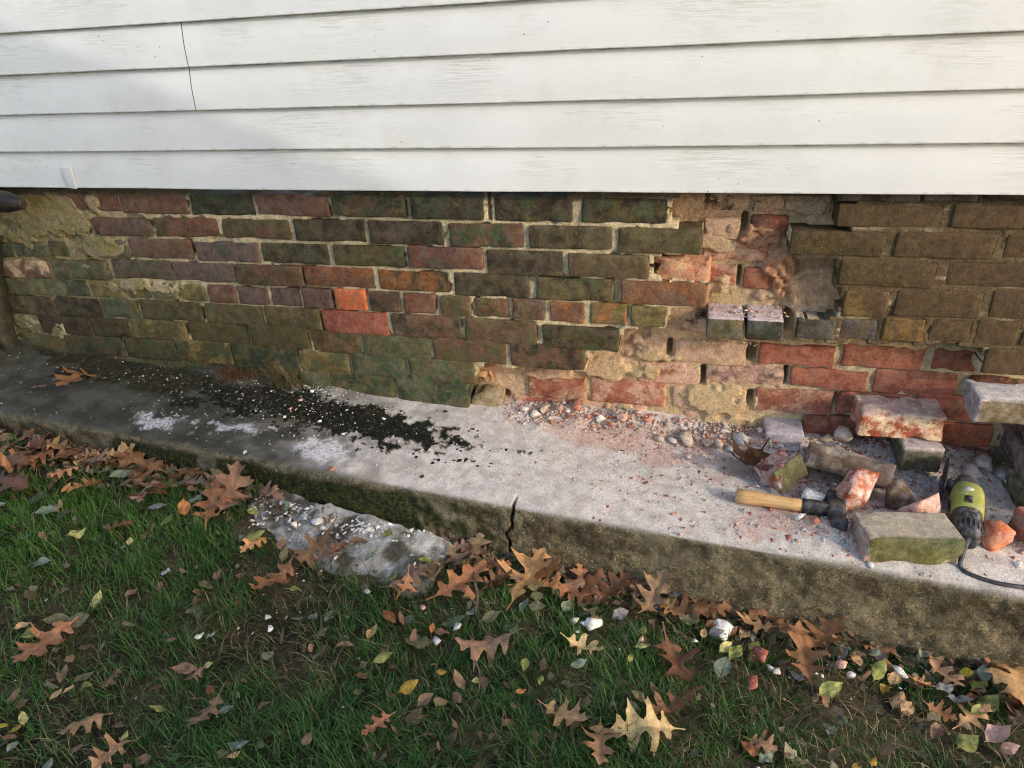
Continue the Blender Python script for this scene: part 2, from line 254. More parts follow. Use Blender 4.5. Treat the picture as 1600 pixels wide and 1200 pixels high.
def vnoise(x, y, z, seed=0):
    x, y, z = np.broadcast_arrays(np.asarray(x, float), np.asarray(y, float), np.asarray(z, float))
    x0 = np.floor(x); y0 = np.floor(y); z0 = np.floor(z)
    fx = x - x0; fy = y - y0; fz = z - z0
    fx = fx * fx * fx * (fx * (fx * 6 - 15) + 10); fy = fy * fy * fy * (fy * (fy * 6 - 15) + 10); fz = fz * fz * fz * (fz * (fz * 6 - 15) + 10)
    r = 0
    for a in (0, 1):
        for b in (0, 1):
            for c in (0, 1):
                w = (fx if a else 1 - fx) * (fy if b else 1 - fy) * (fz if c else 1 - fz)
                r = r + w * hash3(x0 + a, y0 + b, z0 + c, seed)
    return r


def fbm(x, y, z, seed=0, octv=4, gain=0.5):
    s = 0; a = 1.0; f = 1.0; t = 0
    for o in range(octv):
        s = s + a * vnoise(np.asarray(x) * f + 13.7 * o, np.asarray(y) * f + 5.1 * o, np.asarray(z) * f - 7.3 * o, seed + o)
        t += a; a *= gain; f *= 2.03
    return s / t * 1.5


def sstep(a, b, x):
    t = np.clip((x - a) / (b - a), 0, 1)
    return t * t * (3 - 2 * t)


def make_mesh(name, V, faces, smooth=True, attrs=None, colors=None):
    """faces: (n,4) or (n,3) int array, or a list of such arrays"""
    V = np.asarray(V, dtype=np.float32)
    me = bpy.data.meshes.new(name)
    if isinstance(faces, np.ndarray):
        faces = [faces]
    li = np.concatenate([f.ravel() for f in faces]).astype(np.int32)
    sizes = np.concatenate([np.full(len(f), f.shape[1], dtype=np.int32) for f in faces])
    starts = np.concatenate([[0], np.cumsum(sizes)[:-1]]).astype(np.int32)
    me.vertices.add(len(V)); me.vertices.foreach_set("co", V.ravel())
    me.loops.add(len(li)); me.loops.foreach_set("vertex_index", li)
    me.polygons.add(len(sizes)); me.polygons.foreach_set("loop_start", starts); me.polygons.foreach_set("loop_total", sizes)
    if smooth:
        me.polygons.foreach_set("use_smooth", np.ones(len(sizes), dtype=bool))
    me.update(calc_edges=True)
    for k, a in (attrs or {}).items():
        at = me.attributes.new(k, 'FLOAT', 'POINT')
        at.data.foreach_set("value", np.asarray(a, dtype=np.float32))
    for k, c in (colors or {}).items():
        c = np.asarray(c, dtype=np.float32)
        if c.ndim == 1:
            c = np.tile(c, (len(V), 1))
        if c.shape[1] == 3:
            c = np.concatenate([c, np.ones((len(c), 1), np.float32)], axis=1)
        at = me.attributes.new(k, 'FLOAT_COLOR', 'POINT')
        at.data.foreach_set("color", c.ravel())
    me.validate()
    return me


def link(name, me, mat=None, parent=None, loc=None, rot=None):
    o = bpy.data.objects.new(name, me)
    COL.objects.link(o)
    if mat is not None and me is not None:
        me.materials.clear(); me.materials.append(mat)
    if parent is not None:
        o.parent = parent
    if loc is not None:
        o.location = loc
    if rot is not None:
        o.rotation_euler = rot
    return o


def tag(o, label, cat, group=None):
    o["label"] = label; o["category"] = cat
    if group:
        o["group"] = group
    return o


def empty(name, loc=(0, 0, 0), rot=(0, 0, 0)):
    o = bpy.data.objects.new(name, None)
    COL.objects.link(o); o.location = loc; o.rotation_euler = rot
    o.empty_display_size = 0.05
    return o


def axis_pts(h, r, n):
    inner = np.linspace(-h + r, h - r, max(2, n))
    return np.concatenate([[-h, -h + r * 0.35], inner, [h - r * 0.35, h]])


def box_grid(hx, hy, hz, r, nx, ny, nz):
    """surface grid of a rounded box centred at 0: verts, quads"""
    ax = axis_pts(hx, r, nx); ay = axis_pts(hy, r, ny); az = axis_pts(hz, r, nz)
    V = []; F = []; index = {}

    def vid(i, j, k):
        key = (i, j, k)
        if key not in index:
            index[key] = len(V); V.append((ax[i], ay[j], az[k]))
        return index[key]
    X, Y, Z = len(ax) - 1, len(ay) - 1, len(az) - 1
    for i in range(X):
        for k in range(Z):
            F.append((vid(i, 0, k), vid(i + 1, 0, k), vid(i + 1, 0, k + 1), vid(i, 0, k + 1)))
            F.append((vid(i, Y, k), vid(i, Y, k + 1), vid(i + 1, Y, k + 1), vid(i + 1, Y, k)))
    for i in range(X):
        for j in range(Y):
            F.append((vid(i, j, 0), vid(i, j + 1, 0), vid(i + 1, j + 1, 0), vid(i + 1, j, 0)))
            F.append((vid(i, j, Z), vid(i + 1, j, Z), vid(i + 1, j + 1, Z), vid(i, j + 1, Z)))
    for j in range(Y):
        for k in range(Z):
            F.append((vid(0, j, k), vid(0, j, k + 1), vid(0, j + 1, k + 1), vid(0, j + 1, k)))
            F.append((vid(X, j, k), vid(X, j + 1, k), vid(X, j + 1, k + 1), vid(X, j, k + 1)))
    V = np.array(V); F = np.array(F)
    H = np.array([hx, hy, hz]) - r
    c = np.clip(V, -H, H)
    d = V - c
    n = np.linalg.norm(d, axis=1, keepdims=True)
    V = c + d / np.maximum(n, 1e-9) * r
    return V, F


def rough_box(hx, hy, hz, seed, r=0.006, amp=0.0018, warp=0.003, chip=0.0, nx=10, ny=2, nz=4, freq=45.0):
    V, F = box_grid(hx, hy, hz, r, nx, ny, nz)
    N = V / np.array([hx, hy, hz])
    N = N ** 5
    N = N / np.maximum(np.linalg.norm(N, axis=1, keepdims=True), 1e-6)
    o = seed * 3.17
    # low frequency wobble of the whole shape
    W = np.stack([fbm(V[:, 0] * 14 + o, V[:, 1] * 14, V[:, 2] * 14 + i * 9.1, 5, 2) for i in range(3)], axis=1) * warp
    D = fbm(V[:, 0] * freq + o, V[:, 1] * freq + o, V[:, 2] * freq, 9, 3)
    V2 = V + W + N * (D * amp)[:, None]
    if chip > 0:
        # break corners and edges inwards
        e = (np.abs(V[:, 0]) > hx - 0.02).astype(int) + (np.abs(V[:, 2]) > hz - 0.014) + (np.abs(V[:, 1]) > hy - 0.014)
        cn = sstep(0.15, 0.6, fbm(V[:, 0] * 22 + o, V[:, 1] * 22, V[:, 2] * 22 - o, 21, 2)) * (e >= 2)
        V2 = V2 - (N * (cn * chip)[:, None])
    return V2, F


# ------------------------------------------------------------------ materials
def new_mat(name):
    m = bpy.data.materials.new(name)
    m.use_nodes = True
    nt = m.node_tree
    b = nt.nodes["Principled BSDF"]
    b.inputs["Roughness"].default_value = 0.9
    b.inputs["Specular IOR Level"].default_value = 0.25
    return m, nt, b


class NB:
    """small node builder"""
    def __init__(self, nt):
        self.nt = nt

    def node(self, t, **kw):
        n = self.nt.nodes.new(t)
        for k, v in kw.items():
            setattr(n, k, v)
        return n

    def pos(self):
        return self.node("ShaderNodeNewGeometry").outputs["Position"]

    def objc(self):
        return self.node("ShaderNodeTexCoord").outputs["Object"]

    def attr(self, name, fac=False):
        n = self.node("ShaderNodeAttribute"); n.attribute_name = name
        return n.outputs["Fac" if fac else "Color"]

    def sock(self, inp, v):
        if hasattr(v, "is_output") or isinstance(v, bpy.types.NodeSocket):
            self.nt.links.new(v, inp)
        elif isinstance(v, tuple) and len(v) == 3 and inp.type == 'RGBA':
            inp.default_value = (*v, 1)
        else:
            inp.default_value = v

    def map(self, v, scale):
        n = self.node("ShaderNodeMapping"); self.sock(n.inputs[0], v)
        n.inputs["Scale"].default_value = scale
        return n.outputs[0]

    def noise(self, v, scale, detail=4, rough=0.55, dist=0.0):
        n = self.node("ShaderNodeTexNoise"); self.sock(n.inputs["Vector"], v)
        n.inputs["Scale"].default_value = scale; n.inputs["Detail"].default_value = detail
        n.inputs["Roughness"].default_value = rough; n.inputs["Distortion"].default_value = dist
        return n.outputs[0]

    def voro(self, v, scale, feat='F1'):
        n = self.node("ShaderNodeTexVoronoi", feature=feat); self.sock(n.inputs["Vector"], v)
        n.inputs["Scale"].default_value = scale
        return n.outputs["Distance"]

    def ramp(self, v, a, b, lo=0.0, hi=1.0):
        n = self.node("ShaderNodeMapRange", interpolation_type='SMOOTHSTEP')
        self.sock(n.inputs[0], v)
        n.inputs[1].default_value = a; n.inputs[2].default_value = b
        n.inputs[3].default_value = lo; n.inputs[4].default_value = hi
        return n.outputs[0]

    def math(self, op, a, b=None, c=None):
        n = self.node("ShaderNodeMath", operation=op)
        self.sock(n.inputs[0], a)
        if b is not None:
            self.sock(n.inputs[1], b)
        if c is not None:
            self.sock(n.inputs[2], c)
        return n.outputs[0]

    def mix(self, f, a, b, mode='MIX'):
        n = self.node("ShaderNodeMix", data_type='RGBA', blend_type=mode)
        self.sock(n.inputs[0], f); self.sock(n.inputs[6], a); self.sock(n.inputs[7], b)
        return n.outputs[2]

    def bump(self, h, strength=0.5, dist=0.004, prev=None):
        n = self.node("ShaderNodeBump")
        n.inputs["Strength"].default_value = strength; n.inputs["Distance"].default_value = dist
        self.sock(n.inputs["Height"], h)
        if prev is not None:
            self.sock(n.inputs["Normal"], prev)
        return n.outputs[0]


def brick_material(name, use_obj=False):
    m, nt, b = new_mat(name); q = NB(nt)
    p = q.objc() if use_obj else q.pos()
    c1 = q.attr("c1"); c2 = q.attr("c2"); moss = q.attr("moss", True); dust = q.attr("dust", True)
    n1 = q.ramp(q.noise(p, 16, 5, 0.65, 0.6), 0.46, 0.60)
    col = q.mix(n1, c1, c2)
    # value variation
    v = q.ramp(q.noise(p, 55, 6, 0.65), 0.25, 0.75, 0.66, 1.34)
    vc = q.node("ShaderNodeCombineColor"); [q.sock(vc.inputs[i], v) for i in range(3)]
    col = q.mix(1.0, col, vc.outputs[0], 'MULTIPLY')
    # algae
    gm = q.math('MULTIPLY', q.ramp(q.noise(p, 21, 5, 0.6, 0.4), 0.48, 0.66), moss)
    col = q.mix(gm, col, lin((56, 78, 48)))
    ym = q.math('MULTIPLY', q.ramp(q.noise(q.map(p, (1, 1, 1.6)), 24, 4, 0.6, 0.8), 0.58, 0.72), moss)
    col = q.mix(q.math('MULTIPLY', ym, 0.55), col, lin((128, 112, 48)))
    # dark soot pits
    dk = q.ramp(q.noise(p, 130, 3, 0.6), 0.62, 0.72)
    col = q.mix(q.math('MULTIPLY', dk, 0.45), col, lin((45, 38, 28)))
    # mortar dust and haze left by the saw
    dn = q.math('MULTIPLY', q.ramp(q.noise(p, 30, 6, 0.7, 0.3), 0.38, 0.62), dust)
    col = q.mix(dn, col, q.attr("dc"))
    # pale specks
    sp = q.math('MULTIPLY', q.ramp(q.voro(p, 160), 0.10, 0.06), q.ramp(q.noise(p, 40, 2), 0.55, 0.62))
    col = q.mix(q.math('MULTIPLY', sp, 0.8), col, lin((205, 190, 165)))
    fg = q.ramp(q.noise(p, 300, 2, 0.6), 0.36, 0.64, 0.82, 1.17)
    fc = q.node("ShaderNodeCombineColor"); [q.sock(fc.inputs[i], fg) for i in range(3)]
    col = q.mix(1.0, col, fc.outputs[0], 'MULTIPLY')
    pt = q.math('MULTIPLY', q.ramp(q.voro(p, 75), 0.16, 0.10), q.ramp(q.noise(p, 20, 3), 0.5, 0.6))
    col = q.mix(q.math('MULTIPLY', pt, 0.7), col, lin((38, 32, 24)))
    nt.links.new(col, b.inputs["Base Color"])
    h = q.math('ADD', q.noise(p, 90, 6, 0.7), q.math('MULTIPLY', q.noise(p, 330, 3, 0.6), 0.35))
    nrm = q.bump(h, 0.75, 0.004)
    nt.links.new(nrm, b.inputs["Normal"])
    b.inputs["Roughness"].default_value = 0.92
    return m


def attr_material(name, attr="c1", scale=60.0, var=(0.7, 1.3), bump=0.6, bdist=0.004, rough=0.95, speck=None, use_obj=False):
    m, nt, b = new_mat(name); q = NB(nt)
    p = q.objc() if use_obj else q.pos()
    col = q.attr(attr)
    v = q.ramp(q.noise(p, scale, 6, 0.7), 0.25, 0.75, var[0], var[1])
    vc = q.node("ShaderNodeCombineColor"); [q.sock(vc.inputs[i], v) for i in range(3)]
    col = q.mix(1.0, col, vc.outputs[0], 'MULTIPLY')
    fg = q.ramp(q.noise(p, 320, 2, 0.6), 0.36, 0.64, 0.78, 1.2)
    fc = q.node("ShaderNodeCombineColor"); [q.sock(fc.inputs[i], fg) for i in range(3)]
    col = q.mix(1.0, col, fc.outputs[0], 'MULTIPLY')
    if speck:
        sp = q.math('MULTIPLY', q.ramp(q.voro(p, speck[1]), 0.16, 0.08), q.ramp(q.noise(p, speck[1] * 0.2, 2), 0.5, 0.62))
        col = q.mix(q.math('MULTIPLY', sp, speck[2]), col, lin(speck[0]))
    nt.links.new(col, b.inputs["Base Color"])
    h = q.math('ADD', q.noise(p, scale * 1.6, 6, 0.7), q.math('MULTIPLY', q.noise(p, scale * 6, 3, 0.7), 0.4))
    nt.links.new(q.bump(h, bump, bdist), b.inputs["Normal"])
    b.inputs["Roughness"].default_value = rough
    return m


PAL = {k: lin(v) for k, v in {
    'R': (110, 72, 56), 'r': (98, 70, 54), 'D': (58, 49, 37), 'D2': (60, 48, 32), 'G': (52, 58, 42), 'O': (84, 73, 45),
    'B': (91, 74, 53), 'B2': (90, 77, 53), 'P': (100, 80, 72), 'Y': (124, 108, 64), 'X': (196, 108, 68), 'X2': (166, 88, 56),
    'K': (144, 82, 66), 'A': (140, 90, 52), 'A2': (122, 98, 58), 'S': (80, 75, 72), 'T': (186, 156, 122),
    'Q': (148, 88, 69), 'W': (190, 150, 128), 'W2': (164, 126, 112), 'H': (88, 86, 64)}.items()}

M_BRICK = brick_material("brick_fired_clay")
M_BRICK_LOOSE = brick_material("brick_loose_clay", True)
M_MORTAR = attr_material("lime_mortar", "c1", 70, (0.72, 1.22), 0.9, 0.006, 0.95, ((225, 212, 190), 150, 0.6))

# ------------------------------------------------------------------ ground
def slab_z(x, y):
    return 0.337 - 0.052 * x + 0.02 * y


def edge_y(x):
    return -0.393 - 0.0225 * (x - 1.3) + 0.004 * np.sin(np.asarray(x) * 3.1 + 1.0)


def ground_z(x, y):
    x = np.asarray(x, float); y = np.asarray(y, float)
    xx = np.clip(x, -2.0, 3.6)
    base = 0.262 - 0.109 * xx
    base = base + 0.016 * fbm(x * 2.1, y * 2.1, 0.3, 31, 3)
    # worn hollow in the lawn
    base = base - 0.018 * np.exp(-(((x - 0.86) / 0.09) ** 2 + ((y + 0.76) / 0.10) ** 2))
    return base


def build_ground():
    xs = np.concatenate([np.linspace(-60, -1.6, 30), np.linspace(-1.5, 3.6, 260), np.linspace(3.7, 60, 30)])
    ys = np.concatenate([np.linspace(-60, -2.3, 30), np.linspace(-2.2, 0.3, 130), np.linspace(0.4, 20, 8)])
    X, Y = np.meshgrid(xs, ys)
    Z = ground_z(X, Y) + 0.006 * fbm(X * 16, Y * 16, 1.7, 41, 3)
    V = np.stack([X.ravel(), Y.ravel(), Z.ravel()], 1)
    nx, ny = len(xs), len(ys)
    i = np.arange(nx * ny).reshape(ny, nx)
    F = np.stack([i[:-1, :-1].ravel(), i[:-1, 1:].ravel(), i[1:, 1:].ravel(), i[1:, :-1].ravel()], 1)
    m, nt, b = new_mat("soil_and_thatch"); q = NB(nt); p = q.pos()
    c = q.mix(q.ramp(q.noise(p, 9, 5, 0.6), 0.42, 0.6), lin((52, 52, 32)), lin((88, 76, 56)))
    c = q.mix(q.ramp(q.noise(p, 70, 5, 0.7), 0.5, 0.72), c, lin((112, 100, 76)))
    c = q.mix(q.ramp(q.noise(p, 45, 4, 0.7), 0.56, 0.68), c, lin((34, 32, 22)))
    nt.links.new(c, b.inputs["Base Color"])
    nt.links.new(q.bump(q.noise(p, 120, 6, 0.7), 0.9, 0.01), b.inputs["Normal"])
    o = link("ground", make_mesh("ground", V, F), m); o["kind"] = "structure"


build_ground()


# ------------------------------------------------------------------ concrete ledge
def gauss(x, y, cx, cy, sx, sy, ang=0.0):
    c, s = math.cos(ang), math.sin(ang)
    dx = (x - cx) * c + (y - cy) * s; dy = -(x - cx) * s + (y - cy) * c
    return np.exp(-((dx / sx) ** 2 + (dy / sy) ** 2))


def rubble_height(x, y):
    """bank of dust and grit swept against the wall, metres above the ledge"""
    n = fbm(x * 9, y * 9, 0.2, 55, 4)
    a = sstep(1.10, 1.35, x) * sstep(-0.10, 0.06, y + 0.03 * n)
    h = a * (0.018 + 0.012 * n)
    h = h + 0.022 * gauss(x, y, 2.25, 0.02, 0.28, 0.07) + 0.012 * gauss(x, y, 1.98, -0.3, 0.10, 0.045) * (1 + n)
    h = h + 0.012 * gauss(x, y, 0.60, -0.02, 0.14, 0.05) * (1 + n) + 0.012 * gauss(x, y, 0.3, 0.0, 0.2, 0.05)
    h = h + 0.02 * sstep(0.1, -0.5, x) * sstep(-0.12, 0.02, y + 0.04 * n)
    return np.maximum(h, 0)


def crack_x(t):
    return 1.296 + 0.006 * np.sin(t * 60.0) + 0.004 * np.sin(t * 143 + 1) - 0.045 * t


def build_ledge():
    xs = np.concatenate([np.arange(-1.0, 1.24, 0.006), np.arange(1.24, 1.33, 0.0016), np.arange(1.33, 3.2, 0.006)])
    # profile parameter: top from wall out to the nose, nose radius, front face down
    top = np.concatenate([np.linspace(0.16, 0.02, 16), np.linspace(0.014, -1, 68)[0:0]])
    tt = np.linspace(0.0, 1.0, 74)      # top
    na = np.linspace(0.0, math.pi / 2, 7)[1:]
    ft = np.linspace(0.0, 1.0, 46)[1:]
    X = []; Y = []; Z = []; S = []
    for kind, arr in (('t', tt), ('n', na), ('f', ft)):
        for t in arr:
            ey = edge_y(xs)
            r = 0.014 + 0.006 * vnoise(xs * 7, 0.0, 0.0, 3)
            if kind == 't':
                y = 0.17 + (ey + r - 0.17) * t
                z = slab_z(xs, y); s = np.zeros_like(xs) + t
            elif kind == 'n':
                y = ey + r - r * math.sin(t); z = slab_z(xs, ey) - r + r * math.cos(t); s = np.ones_like(xs) + 0.1 * t
            else:
                y = ey - 0.022 * t - 0.01 * np.sin(t * 3.0); z = slab_z(xs, ey) - r - 0.36 * t; s = np.ones_like(xs) * 1.2 + t
            X.append(xs); Y.append(y); Z.append(z); S.append(s)
    X = np.array(X); Y = np.array(Y); Z = np.array(Z); S = np.array(S)
    front = sstep(0.97, 1.15, S)
    # relief
    n1 = fbm(X * 5, Y * 5 + Z * 3, Z * 5, 61, 4); n2 = fbm(X * 28, Y * 28, Z * 28, 66, 4); n3 = fbm(X * 80, Y * 80, Z * 80, 71, 2)
    d = n1 * 0.004 + n2 * (0.0012 + 0.0035 * front) + n3 * (0.0004 + 0.0014 * front)
    nose = np.exp(-((S - 1.07) / 0.1) ** 2)
    d = d - nose * 0.006 * np.clip(fbm(X * 13, 0.5, Z * 13, 77, 3), 0, 1)
    Yo = Y - d * front * 1.2
    Zo = Z + d * (1 - front) + np.where(S <= 1.0, rubble_height(X, Y), 0)
    # the crack across the nose and down the face
    depth = np.clip((slab_z(X, Y) - Z), 0, None) + np.clip(edge_y(X) + 0.035 - Y, -1, 0) * 0
    on = (S > 0.93)
    cd = np.abs(X - crack_x(np.where(S > 1, slab_z(X, edge_y(X)) - Z, 0)))
    cw = np.exp(-(cd / 0.0032) ** 4) * sstep(0.93, 0.99, S)
    Yo = Yo + cw * 0.04 * front; Zo = Zo - cw * 0.03 * (1 - front)
    V = np.stack([X.ravel(), Yo.ravel(), Zo.ravel()], 1)
    ny, nx = X.shape
    i = np.arange(nx * ny).reshape(ny, nx)
    F = np.stack([i[:-1, :-1].ravel(), i[1:, :-1].ravel(), i[1:, 1:].ravel(), i[:-1, 1:].ravel()], 1)
    # stains, each with its own outline (vertex masks)
    w1 = fbm(X * 6, Y * 6, Z * 2, 83, 4); w2 = fbm(X * 17, Y * 17, Z * 9, 88, 4); w3 = fbm(X * 45, Y * 45, Z * 45, 93, 3)
    wx = X + 0.05 * w1; wy = Y + 0.04 * w2
    dusty = sstep(0.45, 1.15, wx + 0.25 * w2 + 0.12 * w1) * (1 - front)          # pale saw dust on the right
    black = np.clip(gauss(wx, wy, 0.50, -0.115, 0.20, 0.068, -0.10) * 1.4 + gauss(wx, wy, 0.80, -0.135, 0.20, 0.062, -0.1) * 1.2 + 0.5 * gauss(wx, wy, 1.02, -0.17, 0.2, 0.08) + 0.75 * gauss(wx, wy, 0.24, -0.165, 0.06, 0.02), 0, 1.4)
    black = sstep(0.52, 0.60, black + 0.42 * w3 + 0.26 * w2) * (1 - front)
    dgreen = sstep(0.42, 0.62, gauss(wx, wy, 0.10, -0.08, 0.30, 0.085, -0.1) * 1.15 + 0.6 * gauss(wx, wy, -0.3, -0.04, 0.3, 0.06) + 0.28 * w2 + 0.12 * w3) * (1 - front)
    white = gauss(wx, wy, 0.24, -0.27, 0.09, 0.035, -0.35) + gauss(wx, wy, 0.48, -0.25, 0.14, 0.025, 0.12) + 1.2 * gauss(wx, wy, 0.76, -0.295, 0.10, 0.05) + 0.8 * gauss(wx, wy, 0.63, -0.05, 0.10, 0.03)
    white = sstep(0.45, 0.85, white * 0.9 + 0.45 * w3 + 0.3 * w2) * (1 - front)
    pink = sstep(0.35, 0.8, gauss(wx, wy, 1.55, -0.05, 0.36, 0.08) + 0.9 * gauss(wx, wy, 1.98, -0.29, 0.2, 0.08) + 0.6 * gauss(wx, wy, 2.2, -0.15, 0.4, 0.12) + 0.3 * w2) * (1 - front)
    win = np.maximum(sstep(0.16, 0.20, wx) * sstep(0.425, 0.405, wx), sstep(0.465, 0.49, wx) * sstep(1.5, 0.9, X))
    mossf = sstep(0.35, 0.6, win * (0.85 + 0.3 * w2 + 0.35 * w1) - 0.5 * sstep(1.42, 1.5, S) * sstep(0.5, 0.9, X) + 0.2 * w3) * sstep(1.13, 1.24, S + 0.04 * w2)
    dirtf = front * sstep(0.25, 0.75, 0.35 * w1 + 0.45 * w2 + 0.5 * w3 + 0.62 * np.exp(-((S - 1.25 - 0.03 * w1) / 0.12) ** 2))
    me = make_mesh("concrete_ledge", V, F, True, {"dusty": dusty.ravel(), "black": black.ravel(), "dgreen": dgreen.ravel(), "white": white.ravel(),
                   "pink": pink.ravel(), "front": front.ravel(), "mossf": mossf.ravel(), "dirtf": dirtf.ravel(), "crack": cw.ravel()})
    m, nt, b = new_mat("weathered_concrete"); q = NB(nt); p = q.pos()
    A = lambda n: q.attr(n, True)
    base = q.mix(q.ramp(q.noise(p, 12, 5, 0.6), 0.4, 0.62), lin((66, 66, 54)), lin((92, 89, 78)))
    du = q.mix(q.ramp(q.noise(p, 30, 5, 0.65), 0.35, 0.65), lin((200, 189, 179)), lin((230, 221, 212)))
    c = q.mix(A("dusty"), base, du)
    c = q.mix(q.math('MULTIPLY', A("pink"), 0.9), c, q.mix(q.ramp(q.noise(p, 90, 4, 0.7), 0.4, 0.6), lin((200, 162, 144)), lin((214, 190, 178))))
    c = q.mix(A("dgreen"), c, q.mix(q.ramp(q.noise(p, 60, 4), 0.4, 0.6), lin((40, 38, 24)), lin((62, 58, 36))))
    c = q.mix(A("black"), c, q.mix(q.ramp(q.noise(p, 120, 4), 0.4, 0.65), lin((18, 19, 13)), lin((44, 45, 31))))
    wn_ = q.math('MULTIPLY', A("white"), q.ramp(q.noise(p, 130, 6, 0.85), 0.42, 0.53))
    c = q.mix(wn_, c, lin((226, 222, 224)))
    fr = q.mix(q.ramp(q.noise(p, 40, 6, 0.7), 0.36, 0.62), lin((84, 75, 57)), lin((130, 119, 92)))
    fr = q.mix(q.ramp(q.noise(p, 150, 5, 0.75), 0.54, 0.64), fr, lin((172, 158, 122)))
    fr = q.mix(q.math('MULTIPLY', A("dirtf"), q.ramp(q.noise(p, 130, 5, 0.75), 0.36, 0.56, 0.25, 0.95)), fr, lin((62, 50, 34)))
    fr = q.mix(q.ramp(q.noise(p, 210, 4, 0.7), 0.58, 0.64), fr, lin((42, 36, 26)))
    stk = q.ramp(q.noise(q.map(p, (1, 1, 0.10)), 26, 5, 0.65), 0.40, 0.62)
    fr = q.mix(q.math('MULTIPLY', stk, 0.35), fr, lin((62, 54, 40)))
    fr = q.mix(q.math('MULTIPLY', q.ramp(q.noise(p, 7, 4, 0.6), 0.5, 0.62), 0.28), fr, lin((140, 130, 106)))
    fr = q.mix(q.math('MULTIPLY', A("mossf"), q.ramp(q.noise(p, 70, 5, 0.7), 0.26, 0.42)), fr, q.mix(q.ramp(q.noise(p, 110, 4), 0.4, 0.66), lin((30, 34, 16)), lin((64, 68, 28))))
    c = q.mix(A("front"), c, fr)
    # grains: dark pits, white flecks
    fl = q.math('MULTIPLY', q.ramp(q.voro(p, 140), 0.14, 0.09), q.ramp(q.noise(p, 25, 3), 0.48, 0.6))
    c = q.mix(q.math('MULTIPLY', fl, 0.6), c, lin((228, 224, 220)))
    pit = q.math('MULTIPLY', q.ramp(q.voro(p, 95), 0.12, 0.08), q.ramp(q.noise(p, 18, 3), 0.52, 0.62))
    c = q.mix(q.math('MULTIPLY', pit, 0.55), c, lin((58, 54, 46)))
    c = q.mix(A("crack"), c, lin((20, 18, 14)))
    v = q.ramp(q.noise(p, 280, 3, 0.7), 0.32, 0.68, 0.74, 1.18)
    vc = q.node("ShaderNodeCombineColor"); [q.sock(vc.inputs[k], v) for k in range(3)]
    c = q.mix(1.0, c, vc.outputs[0], 'MULTIPLY')
    nt.links.new(c, b.inputs["Base Color"])
    h = q.math('ADD', q.noise(p, 130, 6, 0.75), q.math('MULTIPLY', q.noise(p, 420, 3), 0.4))
    h = q.math('ADD', h, q.math('MULTIPLY', A("black"), q.noise(p, 90, 4, 0.8)))
    nt.links.new(q.bump(h, 0.8, 0.005), b.inputs["Normal"])
    o = link("concrete_ledge", me, m)
    tag(o, "long concrete ledge along the foot of the brick wall, cracked across its edge", "ledge")


build_ledge()

# ------------------------------------------------------------------ brick wall
wall = empty("brick_wall", (1.2, 0.0, 0.25))
tag(wall, "old brick foundation wall below the white siding, some bricks taken out", "wall")
WINV = Vector((-1.2, 0.0, -0.25))


def child_of_wall(name, me, mat, loc=(0, 0, 0), rot=None):
    return link(name, me, mat, wall, Vector(loc) + WINV, rot)


MOSSN = [0]


def wall_brick(x0, x1, z0, z1, yf, depth, c1, c2, moss, seed, dust=0.12, dc=(200, 180, 150), chip=0.006, r=0.0075, top=None):
    hx, hz = (x1 - x0) / 2, (z1 - z0) / 2
    V, F = rough_box(hx, depth / 2, hz, seed, r=min(r, hz * 0.4), amp=0.0008, warp=0.0006, chip=chip, nx=12 if hx > 0.07 else 7, ny=2, nz=4)
    MS = np.full(len(V), moss); DU = np.full(len(V), dust); K1 = np.tile(np.array(c1), (len(V), 1)); K2 = np.tile(np.array(c2), (len(V), 1))
    if top is not None:
        sel = V[:, 2] > hz - r * 0.8
        MS[sel] = 0; DU[sel] = 0.7; K1[sel] = lin(top); K2[sel] = np.array(lin(top)) * 0.9
    me = make_mesh("brick", V, F, True, {"moss": MS, "dust": DU}, {"c1": K1, "c2": K2, "dc": np.array(lin(dc))})
    rz = random.gauss(0, 0.006); ry = random.gauss(0, 0.006)
    return child_of_wall("brick", me, M_BRICK, ((x0 + x1) / 2, yf + depth / 2, (z0 + z1) / 2), (0, ry, rz))


def jitter(c, s=0.08):
    k = 1 + random.gauss(0, s)
    return tuple(max(0.005, v * k * (1 + random.gauss(0, s * 0.3))) for v in c)


for n, (x0, x1, z0, z1, c1, c2, moss) in enumerate(OUTER_BRICKS):
    olive = c1 in ('B', 'A2')
    yf = max(-0.003, min(0.0022, random.gauss(0, 0.0018)))
    if z1 > 0.9: yf = -0.004
    low = z0 < 0.47 and x0 < 1.2
    wall_brick(x0, x1, z0, z1, yf, 0.098, jitter(PAL[c1], .05 if olive else .1), jitter(PAL[c2], .06 if olive else .12), min(1.0, moss * 1.35) if x0 < 1.55 else moss, n,
               dust=0.0 if olive else (0.1 if not low else 0.05), chip=0.002 if olive else 0.0034, r=0.004 if olive else 0.0055)
for n, (x0, x1, z0, z1, c1, c2, moss) in enumerate(INNER_BRICKS):
    clean = c1 in ('Q', 'X2', 'R')
    wall_brick(x0, x1, z0, z1, 0.062 + random.gauss(0, 0.003) + (0.004 if not clean else 0), 0.095, jitter(PAL[c1]), jitter(PAL[c2]), 0.0, 300 + n,
               dust=0.2 if clean else 0.8, dc=(216, 180, 152) if not clean else (208, 168, 146), chip=0.005, r=0.006)
